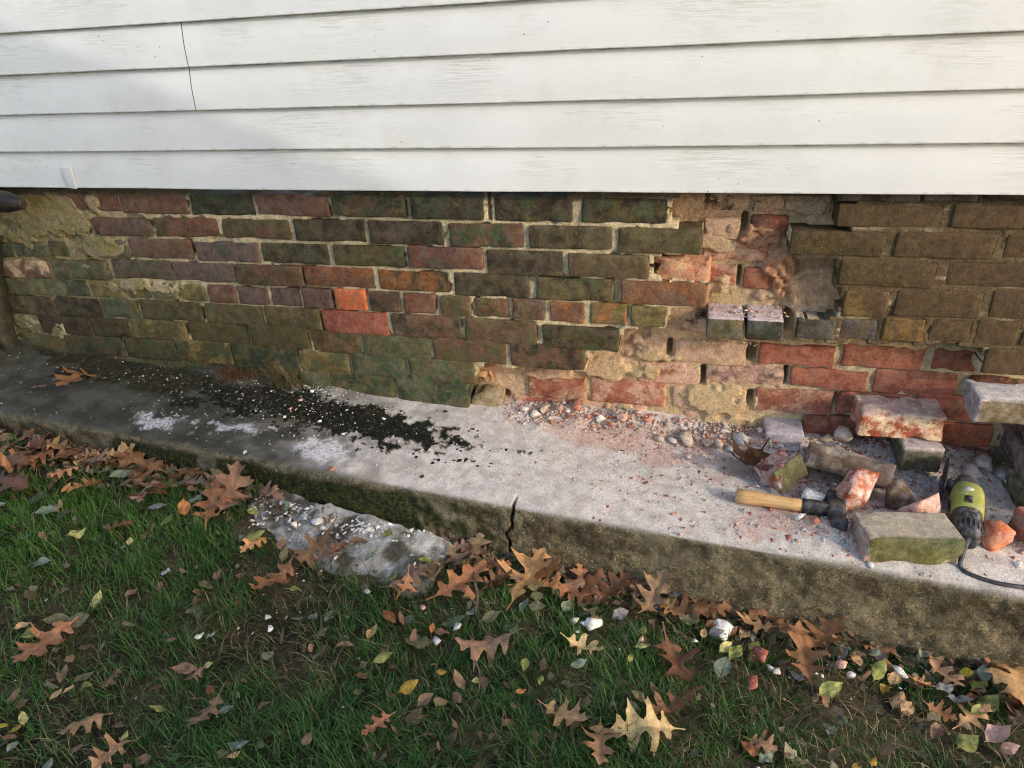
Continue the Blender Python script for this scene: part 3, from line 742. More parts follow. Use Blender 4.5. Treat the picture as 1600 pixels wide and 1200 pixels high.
# two headers left standing proud where the courses above are gone, and the spalled stretcher above them
for n, (x0, x1, z0, z1, c1, c2) in enumerate([(1.700, 1.784, 0.549, 0.606, 'O', 'A2'), (1.792, 1.875, 0.553, 0.607, 'G', 'D')]):
    wall_brick(x0, x1, z0, z1, -0.024, 0.15, PAL[c1], PAL[c2], 0.5, 400 + n, dust=0.15, dc=(204, 190, 190), chip=0.003, r=0.005, top=(196, 178, 174))
wall_brick(1.562, 1.700, 0.672, 0.735, 0.018, 0.085, lin((198, 142, 112)), lin((188, 118, 94)), 0, 410, dust=0.7, dc=(200, 166, 128), chip=0.02, r=0.02)
wall_brick(1.07, 1.135, 0.345, 0.395, 0.035, 0.06, lin((196, 150, 104)), lin((150, 112, 80)), 0, 411, dust=0.6, chip=0.02, r=0.018)
wall_brick(1.065, 1.165, 0.262, 0.325, 0.02, 0.08, lin((150, 128, 96)), lin((112, 104, 76)), 0.3, 412, dust=0.5, chip=0.02, r=0.022)
wall_brick(1.868, 1.962, 0.225, 0.292, -0.005, 0.09, lin((178, 168, 172)), lin((190, 182, 186)), 0.0, 413, dust=0.7, dc=(196, 186, 190), chip=0.006, r=0.005)


def build_mortar():
    # ---------- outer face
    dx = 0.0035
    xs = np.arange(-0.95, 2.75, dx); zs = np.arange(0.24, 0.965, dx)
    X, Z = np.meshgrid(xs, zs)
    inside = np.full(X.shape, 1.0); second = np.full(X.shape, 1.0)
    for (x0, x1, z0, z1, c1, c2, m_) in OUTER_BRICKS:
        d = np.maximum(np.maximum(x0 - X, X - x1), np.maximum(z0 - Z, Z - z1))
        second = np.minimum(second, np.maximum(inside, d))
        inside = np.minimum(inside, d)
    mask = (inside < 0.0015 + 0.005 * fbm(X * 30, Z * 30, 7.0, 99, 3)) | ((second < 0.028) & (inside < 0.011))
    mask |= (X < 0.30) & (Z > slab_z(X, 0) - 0.02)
    mask |= (X < 1.04) & (Z < 0.40)
    mask &= ~((X > 1.06) & (X < 1.83) & (Z < 0.38))
    mask &= ~((X > 1.70) & (X < 1.985) & (Z > 0.812))
    n1 = fbm(X * 11, Z * 11, 0, 101, 3); n2 = fbm(X * 42, Z * 42, 0, 106, 4); n3 = fbm(X * 120, Z * 120, 0, 111, 2)
    olive = sstep(1.90, 1.98, X)
    Yo = 0.0062 + 0.0012 * n1 + 0.0013 * n2 + 0.0012 * n3
    Yo = Yo + 0.009 * sstep(0.38, 0.6, fbm(X * 19, Z * 19, 3.0, 115, 3))      # washed-out joints
    # smears carried over the faces on the left
    sm = np.zeros_like(X)
    for (cx, cz, sx, sz, a) in ((-0.22, 0.83, 0.16, 0.09, 1.2), (-0.03, 0.72, 0.09, 0.035, 1.0), (-0.33, 0.74, 0.08, 0.05, .7), (0.06, 0.60, 0.2, 0.03, 0.75), (-0.15, 0.66, 0.1, 0.02, 0.6), (-0.33, 0.45, 0.07, 0.05, 0.6),
                             (-0.02, 0.85, 0.03, 0.05, .8), (1.50, 0.50, 0.05, 0.03, 0.5)):
        sm = np.maximum(sm, a * np.exp(-(((X - cx) / sx) ** 2 + ((Z - cz) / sz) ** 2)))
    sm = sstep(0.38, 0.62, sm + 0.28 * n2 + 0.14 * n1)
    Yo = Yo * (1 - sm) + (-0.0045 + 0.003 * n2) * sm
    rag = np.exp(-((inside - 0.003) / 0.006) ** 2) * sstep(0.3, 0.7, n2 + 0.3 * n1)
    Yo = Yo - 0.0012 * rag * (1 - sm)
    Yo = Yo * (1 - 0.72 * olive) + 0.0006 * olive
    Yo = Yo + 0.02 * sstep(-0.002, -0.008, inside) * (1 - sm)
    # colours
    def L(c): return np.array(lin(c))
    C = np.zeros(X.shape + (3,)); C[:] = L((214, 194, 156))
    def mixc(f, c):
        nonlocal C
        C = C * (1 - f[..., None]) + np.array(L(c)) * f[..., None]
    mixc(sstep(0.1, 0.8, n1) * 0.5, (186, 168, 136))
    mixc(sstep(0.35, -0.15, X + 0.1 * n1) * 0.85, (140, 126, 88))
    mixc(sm * sstep(0.2, -0.1, X) * 0.7, (150, 134, 98))
    mixc(sm * sstep(0.0, 0.35, fbm(X * 16, Z * 16, 5, 121, 3)) * 0.6, (140, 122, 62))
    lowg = sstep(0.62, 0.44, Z + 0.05 * n1 + 0.0 * X) * sstep(1.35, 0.95, X)
    mixc(lowg * 0.6, (112, 104, 72))
    mixc(lowg * sstep(0.25, 0.5, fbm(X * 70, Z * 70, 1.0, 129, 2)) * 0.7, (196, 184, 156))
    mixc(sstep(0.2, 0.6, fbm(X * 24, Z * 24, 2.0, 125, 3)) * 0.4 * sstep(1.6, 1.2, X), (112, 112, 74))
    mixc(olive * 0.95, (98, 81, 57))
    wh = sstep(0.42, 0.7, fbm(X * 9, Z * 60, 4.0, 127, 3) + 0.1 * n3) * olive
    mixc(wh * 0.7, (176, 160, 128))
    mixc(olive * sstep(0.545, 0.525, Z), (206, 188, 152))
    mixc(sstep(0.868, 0.880, Z + 0.004 * n2) * 0.85, (66, 58, 50))  # dark strip painted in as the siding's shadow on the mortar
    V = np.stack([X.ravel(), Yo.ravel(), Z.ravel()], 1)
    nz, nx = X.shape
    idx = np.arange(nx * nz).reshape(nz, nx)
    km = mask[:-1, :-1] & mask[:-1, 1:] & mask[1:, 1:] & mask[1:, :-1]
    F = np.stack([idx[:-1, :-1][km], idx[:-1, 1:][km], idx[1:, 1:][km], idx[1:, :-1][km]], 1)
    # skirts so the bed has depth where courses are missing
    SK = []
    pad = np.pad(km, 1)
    kk = pad[1:-1, 1:-1]
    def skirt(sel, a, b):
        return [(a[sel], b[sel])]
    E = []
    E += skirt(kk & ~pad[:-2, 1:-1], idx[:-1, 1:], idx[:-1, :-1])
    E += skirt(kk & ~pad[2:, 1:-1], idx[1:, :-1], idx[1:, 1:])
    E += skirt(kk & ~pad[1:-1, :-2], idx[:-1, :-1], idx[1:, :-1])
    E += skirt(kk & ~pad[1:-1, 2:], idx[1:, 1:], idx[:-1, 1:])
    ea = np.concatenate([e[0] for e in E]); eb = np.concatenate([e[1] for e in E])
    used = np.unique(np.concatenate([ea, eb]))
    mp = np.full(len(V), -1); mp[used] = np.arange(len(used)) + len(V)
    V2 = V[used].copy(); V2[:, 1] += 0.062
    Cf = C.reshape(-1, 3)
    Vall = np.concatenate([V, V2]); Call = np.concatenate([Cf, Cf[used] * 0.95])
    Fs = np.stack([ea, eb, mp[eb], mp[ea]], 1)
    Fall = np.concatenate([F, Fs])
    # drop unused
    u = np.unique(Fall); remap = np.full(len(Vall), -1); remap[u] = np.arange(len(u))
    Vall = Vall[u]; Call = Call[u]; Fall = remap[Fall]
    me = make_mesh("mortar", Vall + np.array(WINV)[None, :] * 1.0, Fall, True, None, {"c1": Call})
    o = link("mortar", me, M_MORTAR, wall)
    # ---------- behind: bedding of the inner bricks
    xs = np.arange(0.95, 2.75, 0.004); zs = np.arange(0.12, 0.95, 0.004)
    X, Z = np.meshgrid(xs, zs)
    n1 = fbm(X * 10, Z * 10, 1, 131, 3); n2 = fbm(X * 38, Z * 38, 1, 136, 4); n3 = fbm(X * 110, Z * 110, 1, 141, 3)
    Yi = 0.0725 + 0.0022 * n1 + 0.0026 * n2 + 0.0015 * n3
    C = np.zeros(X.shape + (3,)); C[:] = L((202, 176, 136))
    mixc(sstep(-0.1, 0.6, n1) * 0.7, (184, 148, 106))
    mixc(sstep(1.83, 1.95, X) * sstep(0.54, 0.50, Z) * 0.85, (208, 188, 152))
    mixc(sstep(0.86, 0.872, Z) * 0.8, (74, 62, 52))  # top of the inner bed darkened too, painted shade below the siding
    # mortar left on the faces
    sm = np.zeros_like(X)
    for (cx, cz, sx, sz, a) in ((1.74, 0.33, 0.10, 0.06, 1.1), (1.44, 0.41, 0.09, 0.04, .9), (1.56, 0.475, 0.06, 0.05, .8), (1.71, 0.76, 0.08, 0.03, 0.8), (1.90, 0.85, 0.10, 0.025, 0.9), (1.68, 0.86, 0.06, .03, .5),
                             (1.28, 0.375, 0.10, 0.02, 0.8), (1.75, 0.26, 0.10, 0.05, 1.0), (1.56, 0.40, 0.05, 0.03, .7), (1.49, 0.285, 0.05, 0.03, .6), (1.63, 0.70, .06, .05, .6), (2.2, 0.525, 0.3, 0.012, .7), (1.75, 0.80, 0.09, 0.04, .62), (1.71, 0.66, 0.07, 0.05, .72), (1.93, 0.80, 0.06, 0.05, .85), (1.60, 0.53, 0.07, 0.04, .85), (1.84, 0.64, 0.05, 0.04, .6), (1.62, 0.45, 0.07, 0.02, .6), (1.8, 0.52, .1, .012, .6)):
        sm = np.maximum(sm, a * np.exp(-(((X - cx) / sx) ** 2 + ((Z - cz) / sz) ** 2)))
    sm = sstep(0.40, 0.62, sm + 0.3 * n2 + 0.12 * n1)
    Yi = Yi * (1 - sm) + (0.057 + 0.0022 * n2 + 0.002 * n1) * sm
    # grey plaster left in the pocket to the right
    lv = np.exp(-(((X - 1.95 + 0.02 * n1) / 0.07) ** 4 + ((Z - 0.655 + 0.02 * n1) / 0.072) ** 4)); lv = sstep(0.35, 0.6, lv + 0.2 * n2)
    Yi = Yi * (1 - lv) + (0.052 + 0.004 * n1 + 0.003 * n2 + 0.002 * n3) * lv
    mixc(lv, (212, 172, 134)); mixc(lv * sstep(0.64, 0.59, Z + 0.03 * n1 + 0.02 * n2), (222, 192, 164)); mixc(lv * sstep(0.1, 0.5, n2) * 0.5, (190, 152, 120))
    mixc(sstep(0.0, 0.5, fbm(X * 7, Z * 7, 9.0, 147, 3)) * 0.5 * sstep(1.9, 1.75, X), (210, 172, 150))
    mixc(sm * sstep(0.55, 0.62, Z) * 0.7, (210, 176, 146))
    # crumbling orange mortar
    om = np.maximum(np.exp(-(((X - 1.865) / 0.045) ** 2 + ((Z - 0.70) / 0.06) ** 2)), np.exp(-(((X - 1.80) / 0.055) ** 2 + ((Z - 0.775) / 0.03) ** 2)))
    om = sstep(0.35, 0.6, om + 0.25 * n2)
    Yi = Yi * (1 - om) + (0.054 + 0.003 * n1 + 0.004 * n2 + 0.008 * n3) * om
    mixc(om, (200, 150, 116)); mixc(om * sstep(0.1, 0.5, n3), (178, 122, 90))
    # open joints
    for (cx, cz, sx, sz) in ((1.767, 0.812, 0.008, 0.022), (1.768, 0.681, 0.006, 0.026), (1.818, 0.480, 0.013, 0.026), (1.614, 0.482, 0.007, 0.028), (1.889, 0.575, 0.008, 0.03), (1.704, 0.405, 0.008, 0.028), (1.828, 0.35, 0.010, 0.02), (1.155, 0.30, 0.016, 0.012), (1.905, 0.415, 0.006, 0.02), (2.03, 0.36, 0.005, 0.02), (1.905, 0.42, 0.008, 0.025)):
        hk = np.exp(-(((X - cx) / sx) ** 4 + ((Z - cz) / sz) ** 4))
        Yi = Yi + 0.07 * sstep(0.3, 0.7, hk)
    V = np.stack([X.ravel(), Yi.ravel(), Z.ravel()], 1) + np.array(WINV)[None, :]
    nz, nx = X.shape
    idx = np.arange(nx * nz).reshape(nz, nx)
    F = np.stack([idx[:-1, :-1].ravel(), idx[:-1, 1:].ravel(), idx[1:, 1:].ravel(), idx[1:, :-1].ravel()], 1)
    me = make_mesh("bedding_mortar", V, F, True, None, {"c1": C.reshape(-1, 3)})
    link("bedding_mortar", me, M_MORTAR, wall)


build_mortar()

# ------------------------------------------------------------------ siding
siding = empty("house_siding", (1.2, -0.03, 0.9))
tag(siding, "white horizontal lap siding with algae streaks above the brick wall", "siding")


def siding_material():
    m, nt, b = new_mat("white_vinyl_siding"); q = NB(nt); p = q.pos()
    hgt = q.attr("vv", True)           # 0 at the butt, 1 at the top of the exposed part
    c = q.mix(q.ramp(q.noise(p, 3, 3), 0.35, 0.65), lin((226, 225, 222)), lin((233, 232, 228)))
    # wood grain with algae settled in it
    wv = q.node("ShaderNodeMapping"); q.sock(wv.inputs[0], p); wv.inputs["Rotation"].default_value = (0, -0.07, 0); wv.inputs["Scale"].default_value = (0.3, 1.0, 9.0)
    g = q.noise(wv.outputs[0], 40, 4, 0.6, 1.0)
    ga = q.ramp(g, 0.46, 0.58)
    zone = q.math('MULTIPLY', q.ramp(q.noise(q.map(p, (0.8, 1, 1.6)), 4.0, 5, 0.65), 0.44, 0.62), q.ramp(hgt, 0.0, 0.85, 0.25, 1.0))
    c = q.mix(q.math('MULTIPLY', q.math('MULTIPLY', ga, zone), 0.36), c, lin((150, 148, 120)))
    film = q.math('MULTIPLY', q.ramp(q.noise(p, 9, 5, 0.65), 0.5, 0.75), 0.25)
    c = q.mix(film, c, lin((200, 196, 176)))
    # grime at the lap lines
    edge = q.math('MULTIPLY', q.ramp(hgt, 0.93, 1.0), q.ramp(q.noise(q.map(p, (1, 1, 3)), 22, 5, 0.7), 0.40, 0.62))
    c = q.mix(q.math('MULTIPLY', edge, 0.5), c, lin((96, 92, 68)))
    drip = q.math('MULTIPLY', q.ramp(hgt, 0.05, 0.0), q.ramp(q.noise(q.map(p, (1, 1, 3)), 30, 5, 0.7), 0.46, 0.66))
    c = q.mix(q.math('MULTIPLY', drip, 0.3), c, lin((104, 108, 74)))
    # fly specks
    sp = q.math('MULTIPLY', q.ramp(q.voro(p, 34), 0.075, 0.05), q.ramp(q.noise(p, 8, 2), 0.50, 0.60))
    c = q.mix(q.math('MULTIPLY', sp, 0.75), c, lin((98, 84, 62)))
    nt.links.new(c, b.inputs["Base Color"])
    b.inputs["Roughness"].default_value = 0.42
    b.inputs["Specular IOR Level"].default_value = 0.4
    h = q.math('ADD', g, q.math('MULTIPLY', q.noise(p, 2.2, 2), 2.0))
    nt.links.new(q.bump(h, 0.12, 0.003), b.inputs["Normal"])
    return m


M_SIDING = siding_material()
SID_S = 0.0975


def siding_board(k, x0, x1, proud=0.0, seed=0):
    n = max(8, int((x1 - x0) / 0.02))
    xs = np.linspace(x0, x1, n)
    zb = 0.9 + k * SID_S
    # profile from hidden top, down the face, round the butt and back
    prof = [(-0.0155, SID_S + 0.016, 1.0)]
    for t in np.linspace(1.0, 0.0, 9):
        bulge = 0.0022 * math.sin(math.pi * t)
        prof.append((-0.030 + 0.0125 * t - bulge, 0.003 + (SID_S - 0.003) * t, t))
    prof += [(-0.0303, 0.0012, 0.0), (-0.0292, 0.0002, 0.0), (-0.027, 0.0, 0.0), (-0.013, 0.001, 0.0), (-0.012, 0.012, 0.0)]
    X = []; Y = []; Z = []; A = []
    sag = 0.0015 * vnoise(xs * 1.3, k * 7.7, 0.1, 7) + 0.0006 * vnoise(xs * 5, k * 3.7, 0.1, 8)
    for (y, z, t) in prof:
        wav = 0.0022 * vnoise(xs * 1.7, k * 5.3, t * 0.6, 17) * (0.3 + t)
        X.append(xs); Y.append(y + wav - proud + 0 * xs); Z.append(zb + z + sag * (1 - 0.7 * t)); A.append(0 * xs + t)
    X = np.array(X); Y = np.array(Y); Z = np.array(Z); A = np.array(A)
    V = np.stack([X.ravel() - 1.2, Y.ravel() + 0.03, Z.ravel() - 0.9], 1)
    ny, nx = X.shape
    i = np.arange(nx * ny).reshape(ny, nx)
    F = np.stack([i[:-1, :-1].ravel(), i[1:, :-1].ravel(), i[1:, 1:].ravel(), i[:-1, 1:].ravel()], 1)
    # close the visible cut end
    return link("siding_board", make_mesh("siding_board", V, F, True, {"vv": A.ravel()}), M_SIDING, siding)


siding_board(0, -1.6, 3.6)
siding_board(1, -1.6, 3.6)
siding_board(2, 0.4268, 3.6); siding_board(2, -1.6, 0.4255, 0.0010)
siding_board(3, 0.4358, 3.6); siding_board(3, -1.6, 0.4345, 0.0010)
for k in range(4, 9):
    siding_board(k, -1.6, 3.6)
V, F = box_grid(0.0165, 0.0012, 0.029, 0.001, 4, 2, 4)
me = make_mesh("patch", V, F, True, {"vv": np.full(len(V), 0.4)})
link("patch", me, M_SIDING, siding, (-0.039 - 1.2, -0.0012, 0.0285), (0.02, 0.10, 0))
# sheathing behind the boards
m, nt, b = new_mat("sheathing_board"); b.inputs["Base Color"].default_value = (*lin((120, 100, 76)), 1)
V, F = box_grid(2.6, 0.008, 0.45, 0.002, 2, 2, 2)
link("sheathing", make_mesh("sheathing", V, F, False), m, siding, (-0.2, 0.035, 0.52))

# ------------------------------------------------------------------ loose bricks
def loose_brick(loc, rot, size, c1, c2, label, dust=0.4, dc=(206, 190, 175), moss=0.0, chip=0.006, r=0.005, seed=0, front=None, group=None, top=None, end=None):
    """size = full length, width, height.  front/top/end = (c, strength) a coating on that face"""
    hx, hy, hz = size[0] / 2, size[1] / 2, size[2] / 2
    V, F = rough_box(hx, hy, hz, seed, r=r * 0.75, amp=0.0014, warp=0.0018, chip=chip * 1.4, nx=18, ny=9, nz=7)
    C1 = np.tile(np.array(c1), (len(V), 1)); C2 = np.tile(np.array(c2), (len(V), 1))
    D = np.full(len(V), dust); DC = np.tile(np.array(lin(dc)), (len(V), 1)); MS = np.full(len(V), moss)

    def coat(sel, spec):
        cc, st, ms = spec
        C1[sel] = lin(cc); C2[sel] = np.array(lin(cc)) * 0.8; D[sel] = st; MS[sel] = ms
    if front: coat(V[:, 1] < -hy + r * 0.9, front)
    if top: coat(V[:, 2] > hz - r * 0.9, top)
    if end: coat(V[:, 0] < -hx + r * 0.9, end)
    me = make_mesh("loose_brick", V, F, True, {"moss": MS, "dust": D}, {"c1": C1, "c2": C2, "dc": DC})
    o = link("loose_brick", me, M_BRICK_LOOSE, None, loc, rot)
    tag(o, label, "brick", "loose bricks by the opened wall")
    return o


def on_slab(x, y, h=0.0):
    return Vector((x, y, float(slab_z(x, y) + rubble_height(np.array(x), np.array(y))) + h))


def rock(name, loc, size, seed, col, col2=None, flat=0.75, jag=0.35, rotz=0.0, sub=2, mat=None, dust=0.2, dc=(215, 200, 185), cuts=6, tilt=(0, 0)):
    """broken lump: icosphere cut by random planes then roughened"""
    rs = np.random.default_rng(seed + 1000)
    bm = bmesh.new()
    npt = 10 + int(rs.integers(0, 6))
    for _ in range(npt):
        v = rs.normal(size=3); v = v / np.abs(v).max() * rs.uniform(0.75, 1.0) * rs.uniform(0.8, 1.0, 3)
        bm.verts.new(v)
    r_ = bmesh.ops.convex_hull(bm, input=bm.verts)
    bmesh.ops.delete(bm, geom=[g_ for g_ in set(r_["geom_interior"]) | set(r_["geom_unused"]) if isinstance(g_, bmesh.types.BMVert)], context='VERTS')
    if sub > 1:
        bmesh.ops.subdivide_edges(bm, edges=bm.edges, cuts=(3 if sub == 3 else 1), use_grid_fill=True)
    bmesh.ops.triangulate(bm, faces=bm.faces)
    bm.verts.index_update()
    V = np.array([v.co[:] for v in bm.verts]); F = np.array([[v.index for v in f.verts] for f in bm.faces]); bm.free()
    if sub > 1:
        V = V * (1 + jag * 0.28 * fbm(V[:, 0] * 2.5 + seed, V[:, 1] * 2.5, V[:, 2] * 2.5, seed % 89, 4, 0.6))[:, None]
    V = V / np.abs(V).max(axis=0) * np.array(size) / 2
    V[:, 2] *= 1.0
    me = make_mesh(name, V, F, False, {"moss": np.zeros(len(V)), "dust": np.full(len(V), dust)},
                   {"c1": np.array(col), "c2": np.array(col2 if col2 is not None else np.array(col) * 0.75), "dc": np.array(lin(dc))})
    o = link(name, me, mat or M_BRICK_LOOSE, None, Vector(loc) + Vector((0, 0, size[2] * 0.42)), (tilt[0], tilt[1], rotz))
    return o


# brick a: resting on a header, mortar on its face
loose_brick((2.164, 0.012, 0.3565), (0.02, 0.01, 0.05), (0.186, 0.095, 0.066), lin((166, 96, 74)), lin((150, 80, 62)),
            "whole red brick with creamy mortar on its face, perched on a mossy stub", dust=0.35, dc=(196, 172, 170), seed=501,
            front=((172, 84, 58), 1.0, 0.0), top=((168, 140, 138), 0.5, 0))
bpy.data.objects["loose_brick"].data.attributes["dc"].data.foreach_set("color", np.tile(np.array([*lin((236, 216, 184)), 1.0], dtype=np.float32), (len(bpy.data.objects["loose_brick"].data.vertices), 1)).ravel())
loose_brick((2.214, -0.012, 0.2855), (0, 0, 0.06), (0.088, 0.095, 0.068), lin((96, 90, 64)), lin((84, 80, 60)),
            "short brick stub with a dark mossy face, under the perched red brick", dust=0.2, seed=502, top=((186, 172, 172), .6, 0), moss=.3)
loose_brick((2.382, -0.048, 0.4485), (0.03, 0.02, 0.03), (0.205, 0.10, 0.056), lin((120, 104, 74)), lin((110, 96, 72)),
            "brick with a white dusty top and olive face at the right edge", dust=0.2, seed=503, top=((188, 178, 174), .6, 0), end=((150, 136, 134), .5, 0), dc=(206, 198, 194))
for k, (c, lab) in enumerate([((92, 86, 56), "olive brick at the bottom of the right edge stack"), ((116, 98, 96), "purple grey brick in the middle of the right edge stack"), ((128, 108, 104), "dull purple brick under the white topped one, right edge stack")]):
    loose_brick((2.475 + 0.012 * k, -0.03 + 0.01 * k, 0.240 + 0.0595 * k), (0, 0, 0.1 - 0.12 * k), (0.135, 0.19, 0.057), lin(c), np.array(lin(c)) * 0.7, lab, dust=0.35, seed=505 + k, moss=0.3 if k == 0 else 0)
# grey mortared brick lying behind the rubble
loose_brick((2.055, -0.085, 0.268), (math.radians(-32), math.radians(4), math.radians(-14)), (0.19, 0.10, 0.06), lin((150, 138, 122)), lin((124, 112, 98)),
            "grey mortar coated brick lying aslant behind the orange chunk", dust=0.5, seed=511, dc=(170, 160, 150), front=((104, 84, 66), .3, 0))
# half brick with the mossy end
loose_brick((1.898, -0.142, 0.270), (math.radians(-22), math.radians(-14), math.radians(44)), (0.088, 0.075, 0.060), lin((170, 104, 84)), lin((150, 84, 66)),
            "half brick with white mortar on top and a mossy olive end, above the hammer", dust=0.9, dc=(226, 212, 206), seed=512, chip=0.012, front=((96, 90, 56), .05, .4))
# the brick in front by the nose of the ledge
loose_brick((2.133, -0.318, 0.2525), (math.radians(-1), math.radians(2), math.radians(11)), (0.192, 0.095, 0.062), lin((178, 164, 142)), lin((160, 148, 128)),
            "brick with mortar covered top and green mossy face nearest the ledge edge", dust=0.5, seed=513, dc=(190, 178, 160), front=((104, 100, 56), .15, .7), end=((170, 138, 130), .5, 0), chip=0.003)
loose_brick((2.435, -0.22, 0.247), (0.0, 0.12, 0.5), (0.12, 0.09, 0.06), lin((170, 92, 74)), lin((110, 74, 60)),
            "red topped broken brick cut off by the right edge, near the grinder", dust=0.3, seed=514, chip=0.012, front=((92, 78, 60), .2, .2))

# ------------------------------------------------------------------ broken chunks and stones
def chunk(label, x, y, size, seed, col, col2, dust, rotz=0, tilt=(0, 0), name="brick_chunk", cat="rubble", h=0.0, dc=(228, 214, 206), jag=0.5):
    o = rock(name, on_slab(x, y, h), size, seed, lin(col), lin(col2), sub=3, dust=dust, rotz=rotz, tilt=tilt, dc=dc, jag=jag)
    tag(o, label, cat, "broken pieces on the ledge")
    return o


chunk("large orange broken brick chunk with white mortar patches, between hammer head and front brick", 2.062, -0.190, (0.125, 0.10, 0.112), 3, (176, 90, 56), (196, 116, 74), 0.8, 0.4, (0.1, 0.15))
chunk("pink rough mortar chunk behind the front brick", 2.188, -0.225, (0.105, 0.055, 0.082), 5, (214, 164, 142), (190, 130, 110), 0.5, 0.1)
chunk("dark brown brick chunk behind the pink one", 2.165, -0.155, (0.11, 0.07, 0.070), 8, (104, 84, 62), (90, 70, 56), 0.3, 0.5)
chunk("orange brick chunk to the right of the grinder", 2.325, -0.262, (0.062, 0.062, 0.098), 9, (196, 106, 64), (210, 130, 86), 0.25, 0.3)
chunk("thin red brick shard beside the grinder body", 2.235, -0.205, (0.06, 0.04, 0.03), 12, (150, 72, 56), (130, 60, 48), 0.3, 0.2)
chunk("reddish brick flake under the long grey brick", 2.0, -0.2, (0.045, 0.035, 0.022), 15, (172, 96, 78), (150, 80, 64), 0.4, 0.2)

RC = {'w': (214, 204, 192), 'W': (238, 232, 222), 't': (198, 178, 154), 'p': (214, 168, 146), 'o': (204, 128, 98), 'g': (176, 172, 168), 'c': (236, 212, 186), 'r': (156, 82, 66)}
RNAME = {'w': 'pale', 'W': 'white', 't': 'tan', 'p': 'pink', 'o': 'orange', 'g': 'grey', 'c': 'cream', 'r': 'red'}
SPECIAL = {(1.0,): ''}


def near_what(x, y, s):
    if s == 'g':
        if x < 0.95: return "by the broken concrete lump" if y > -0.62 else "in the worn lawn hollow"
        if x < 1.35: return "right of the concrete lump"
        if x < 1.62: return "in the grass below the middle of the ledge"
        if x < 1.9: return "in the grass below the hammer"
        return "in the litter near the right corner"
    if x < 0.62: return "by the dry grass tuft"
    if x < 1.15: return "on the ledge among the black moss"
    if x < 1.42: return "at the wall foot by the broken course"
    if x < 1.70: return "along the wall foot, middle"
    if x < 1.92: return "at the wall foot behind the hammer"
    if x < 2.12: return "beside the hammer head"
    return "around the grinder"


lbls = {}
for n, (x, y, sz, c, s) in enumerate(RUBBLE):
    sz = min(max(sz * (1.1 if s == 'g' or x > 1.9 else 0.85), 0.009), 0.062)
    if s == 's' and x < 0.75: sz = min(sz, 0.014)
    rs = random.Random(n)
    size = (sz, sz * rs.uniform(0.6, 0.9), sz * rs.uniform(0.5, 0.72))
    loc = on_slab(x, y) if s == 's' else Vector((x, y, float(ground_z(x, y)) + 0.018))
    o = rock("mortar_lump" if c in 'wWtgc' else "brick_piece", loc, size, 40 + n, lin(RC[c]), np.array(lin(RC[c])) * 0.82, sub=1 if sz < 0.036 else 2, dust=0.25, rotz=rs.uniform(0, 6), jag=0.5, cuts=7, tilt=(rs.uniform(-.3, .3), rs.uniform(-.3, .3)))
    kind = "mortar lump" if c in 'wWtgc' else "brick piece"
    sizew = "large" if sz > 0.03 else ("small" if sz > 0.016 else "tiny")
    lab = "%s %s %s %s" % (sizew, RNAME[c], kind, near_what(x, y, s))
    tag(o, lab, "rubble", "%s %s pieces %s" % (sizew, RNAME[c], near_what(x, y, s)))

# the slab fragment sunk in the lawn
def build_lump():
    V, F = rough_box(0.265, 0.085, 0.06, 77, r=0.010, amp=0.003, warp=0.006, chip=0.010, nx=80, ny=26, nz=10, freq=60)
    V[:, 2] += 0.004 * fbm(V[:, 0] * 9, V[:, 1] * 9, 0, 150, 4) * (V[:, 2] > 0)
    V[:, 1] += (0.045 * (V[:, 0] / 0.26) ** 2 * (V[:, 0] < 0) + 0.012 * fbm(V[:, 0] * 12, V[:, 2] * 12, 1, 151, 3)) * (V[:, 1] < 0)
    n = fbm(V[:, 0] * 20, V[:, 1] * 20, V[:, 2] * 20, 154, 4); n2 = fbm(V[:, 0] * 60, V[:, 1] * 60, V[:, 2] * 60, 158, 3)
    C = np.tile(np.array(lin((150, 145, 136))), (len(V), 1))
    f = sstep(0.0, 0.4, n)[:, None]; C = C * (1 - f) + np.array(lin((184, 176, 166))) * f
    f = (sstep(0.25, 0.5, n2 + (V[:, 1] > 0.03) * 0.35))[:, None] * 0.8; C = C * (1 - f) + np.array(lin((204, 200, 196))) * f
    f = (sstep(0.0, -0.4, n))[:, None]; C = C * (1 - f) + np.array(lin((92, 86, 72))) * f
    f = sstep(0.03, -0.035, V[:, 2])[:, None]; C = C * (1 - f) + np.array(lin((112, 98, 66))) * f
    o = link("concrete_lump", make_mesh("concrete_lump", V, F, True, None, {"c1": C}), attr_material("crumbling_concrete", "c1", 70, (0.7, 1.25), 0.9, 0.006, 0.95, ((240, 238, 234), 110, 0.8), True),
             None, (0.885, -0.478, 0.128), (0.22, 0.092, -0.10))
    tag(o, "broken grey concrete lump lying in the grass against the ledge", "concrete")


build_lump()

